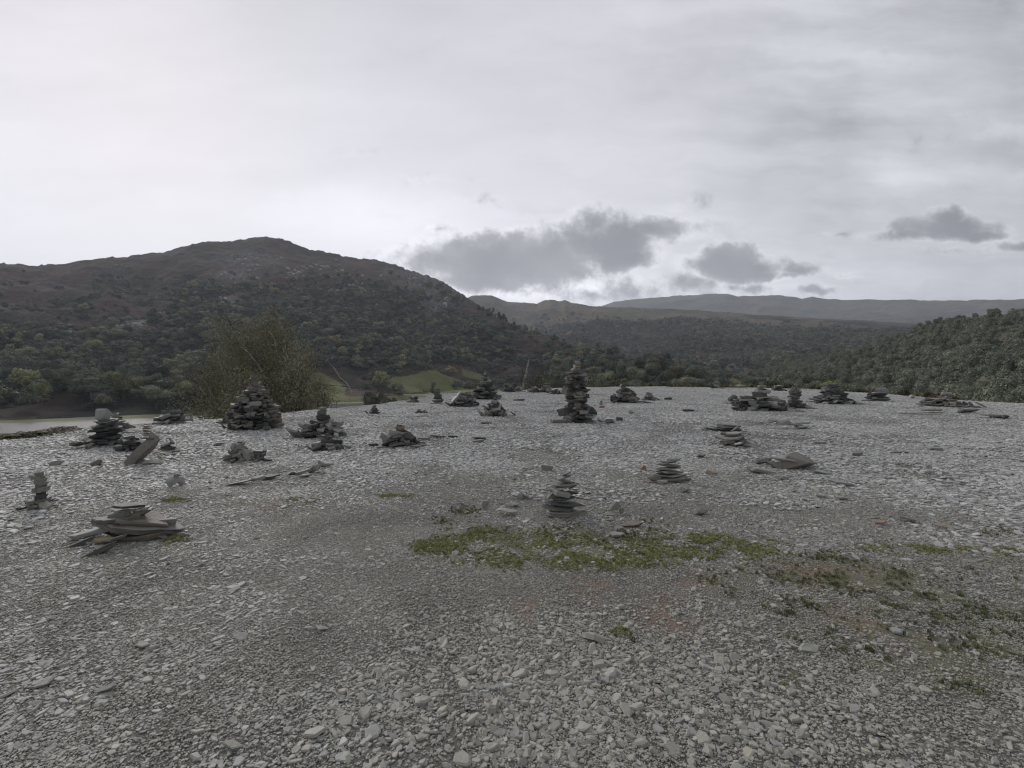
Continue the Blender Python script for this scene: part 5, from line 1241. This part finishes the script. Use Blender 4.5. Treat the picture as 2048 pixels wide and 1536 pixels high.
# ------------------------------------------------------------------ grass
def tuft(name, seed, mat, n=34, h=1.0, sp=1.0):
    g = random.Random(seed); V, Fc, rn = [], [], []
    for i in range(n):
        a = g.uniform(0, 6.28); r = sp * math.sqrt(g.random()) * .7; x, y = r * math.cos(a), r * math.sin(a); b_ = g.uniform(0, 6.28); L = h * g.uniform(.45, 1.1); le = L * g.uniform(.2, .9)
        w_ = .05 + .03 * g.random(); px_, py_ = -math.sin(b_) * w_, math.cos(b_) * w_; s = len(V)
        V += [(x - px_, y - py_, 0), (x + px_, y + py_, 0), (x + px_ * .7 + math.cos(b_) * le * .4, y + py_ * .7 + math.sin(b_) * le * .4, L * .65), (x - px_ * .7 + math.cos(b_) * le * .4, y - py_ * .7 + math.sin(b_) * le * .4, L * .65),
              (x + math.cos(b_) * le, y + math.sin(b_) * le, L)]
        Fc += [(s, s + 1, s + 2, s + 3), (s + 3, s + 2, s + 4)]; q = g.random(); rn += [q, q]
    return mesh_py(name, V, Fc, mat, rnd=rn)
gc = newcoll('grass_sources')
for i in range(4): hidden('grass_%02d' % i, tuft('tuft', 900 + i, M['grass1'], 44), gc)
for i in range(4): hidden('grass_%02d' % (4 + i), tuft('tuft', 920 + i, M['grass2'], 36), gc)
def grass():
    g = np.random.default_rng(8); P_, S_, I_ = [], [], []
    x, y = sample_plateau(330000, R(-55), R(55), 1.6, 7.5, g); px, py = proj(x, y, 0 * x)
    for kind in (1, 2):
        lst = [e for e in grass_px if e[4] == kind]
        m_ = ell(px, py, lst, .85) * sstep(.44, .62, fbm(x / .16, y / .16, 95 + kind, 4) + (.06 if kind == 1 else .03))
        if kind == 2:
            rt = sstep(1450, 1700, px) * sstep(1090, 1130, py) * sstep(1450, 1250, py)
            m_ = np.maximum(m_, .08 * rt * sstep(.5, .6, fbm(x / .3, y / .3, 99, 4)))
        k = g.uniform(0, 1, len(x)) < m_ * (.95 if kind == 1 else .17)
        n = k.sum(); P_.append(np.stack([x[k], y[k], H(x[k], y[k]) + .004], 1))
        s = g.uniform(.007, .015, n) if kind == 1 else g.uniform(.010, .021, n)
        hh = s * (g.uniform(.8, 1.6, n) if kind == 1 else g.uniform(.9, 1.6, n)); S_.append(np.stack([s, s, hh], 1)); I_.append(g.integers(0, 4, n) + (0 if kind == 1 else 4))
    Pn = np.concatenate(P_); n = len(Pn)
    scatter('grass', Pn, np.stack([np.zeros(n), np.zeros(n), g.uniform(0, 6.28, n)], 1), np.concatenate(S_), np.concatenate(I_), gc, 'short green grass growing in patches through the gravel', 'grass')
grass()

# ------------------------------------------------------------------ the air
def haze():
    x0, x1, y0, y1, z0, z1 = -6900, 6900, -6900, 6900, -29, 900
    V = [(x, y, z) for z in (z0, z1) for y in (y0, y1) for x in (x0, x1)]
    me = mesh_py('haze', V, [(0, 2, 3, 1), (4, 5, 7, 6), (0, 1, 5, 4), (2, 6, 7, 3), (0, 4, 6, 2), (1, 3, 7, 5)])
    m = bpy.data.materials.new('haze_air'); m.use_nodes = True; t = m.node_tree; t.nodes.clear()
    pv = t.nodes.new('ShaderNodeVolumePrincipled'); pv.inputs['Color'].default_value = (0.80, 0.87, 1.0, 1); pv.inputs['Density'].default_value = 1.2e-4
    pv.inputs['Anisotropy'].default_value = 0.2
    ou = t.nodes.new('ShaderNodeOutputMaterial'); t.links.new(pv.outputs[0], ou.inputs['Volume']); me.materials.append(m)
    o = link(bpy.data.objects.new('haze', me)); tag(o, 'thin bluish haze filling the valley air', 'haze', None, 'stuff')
haze()
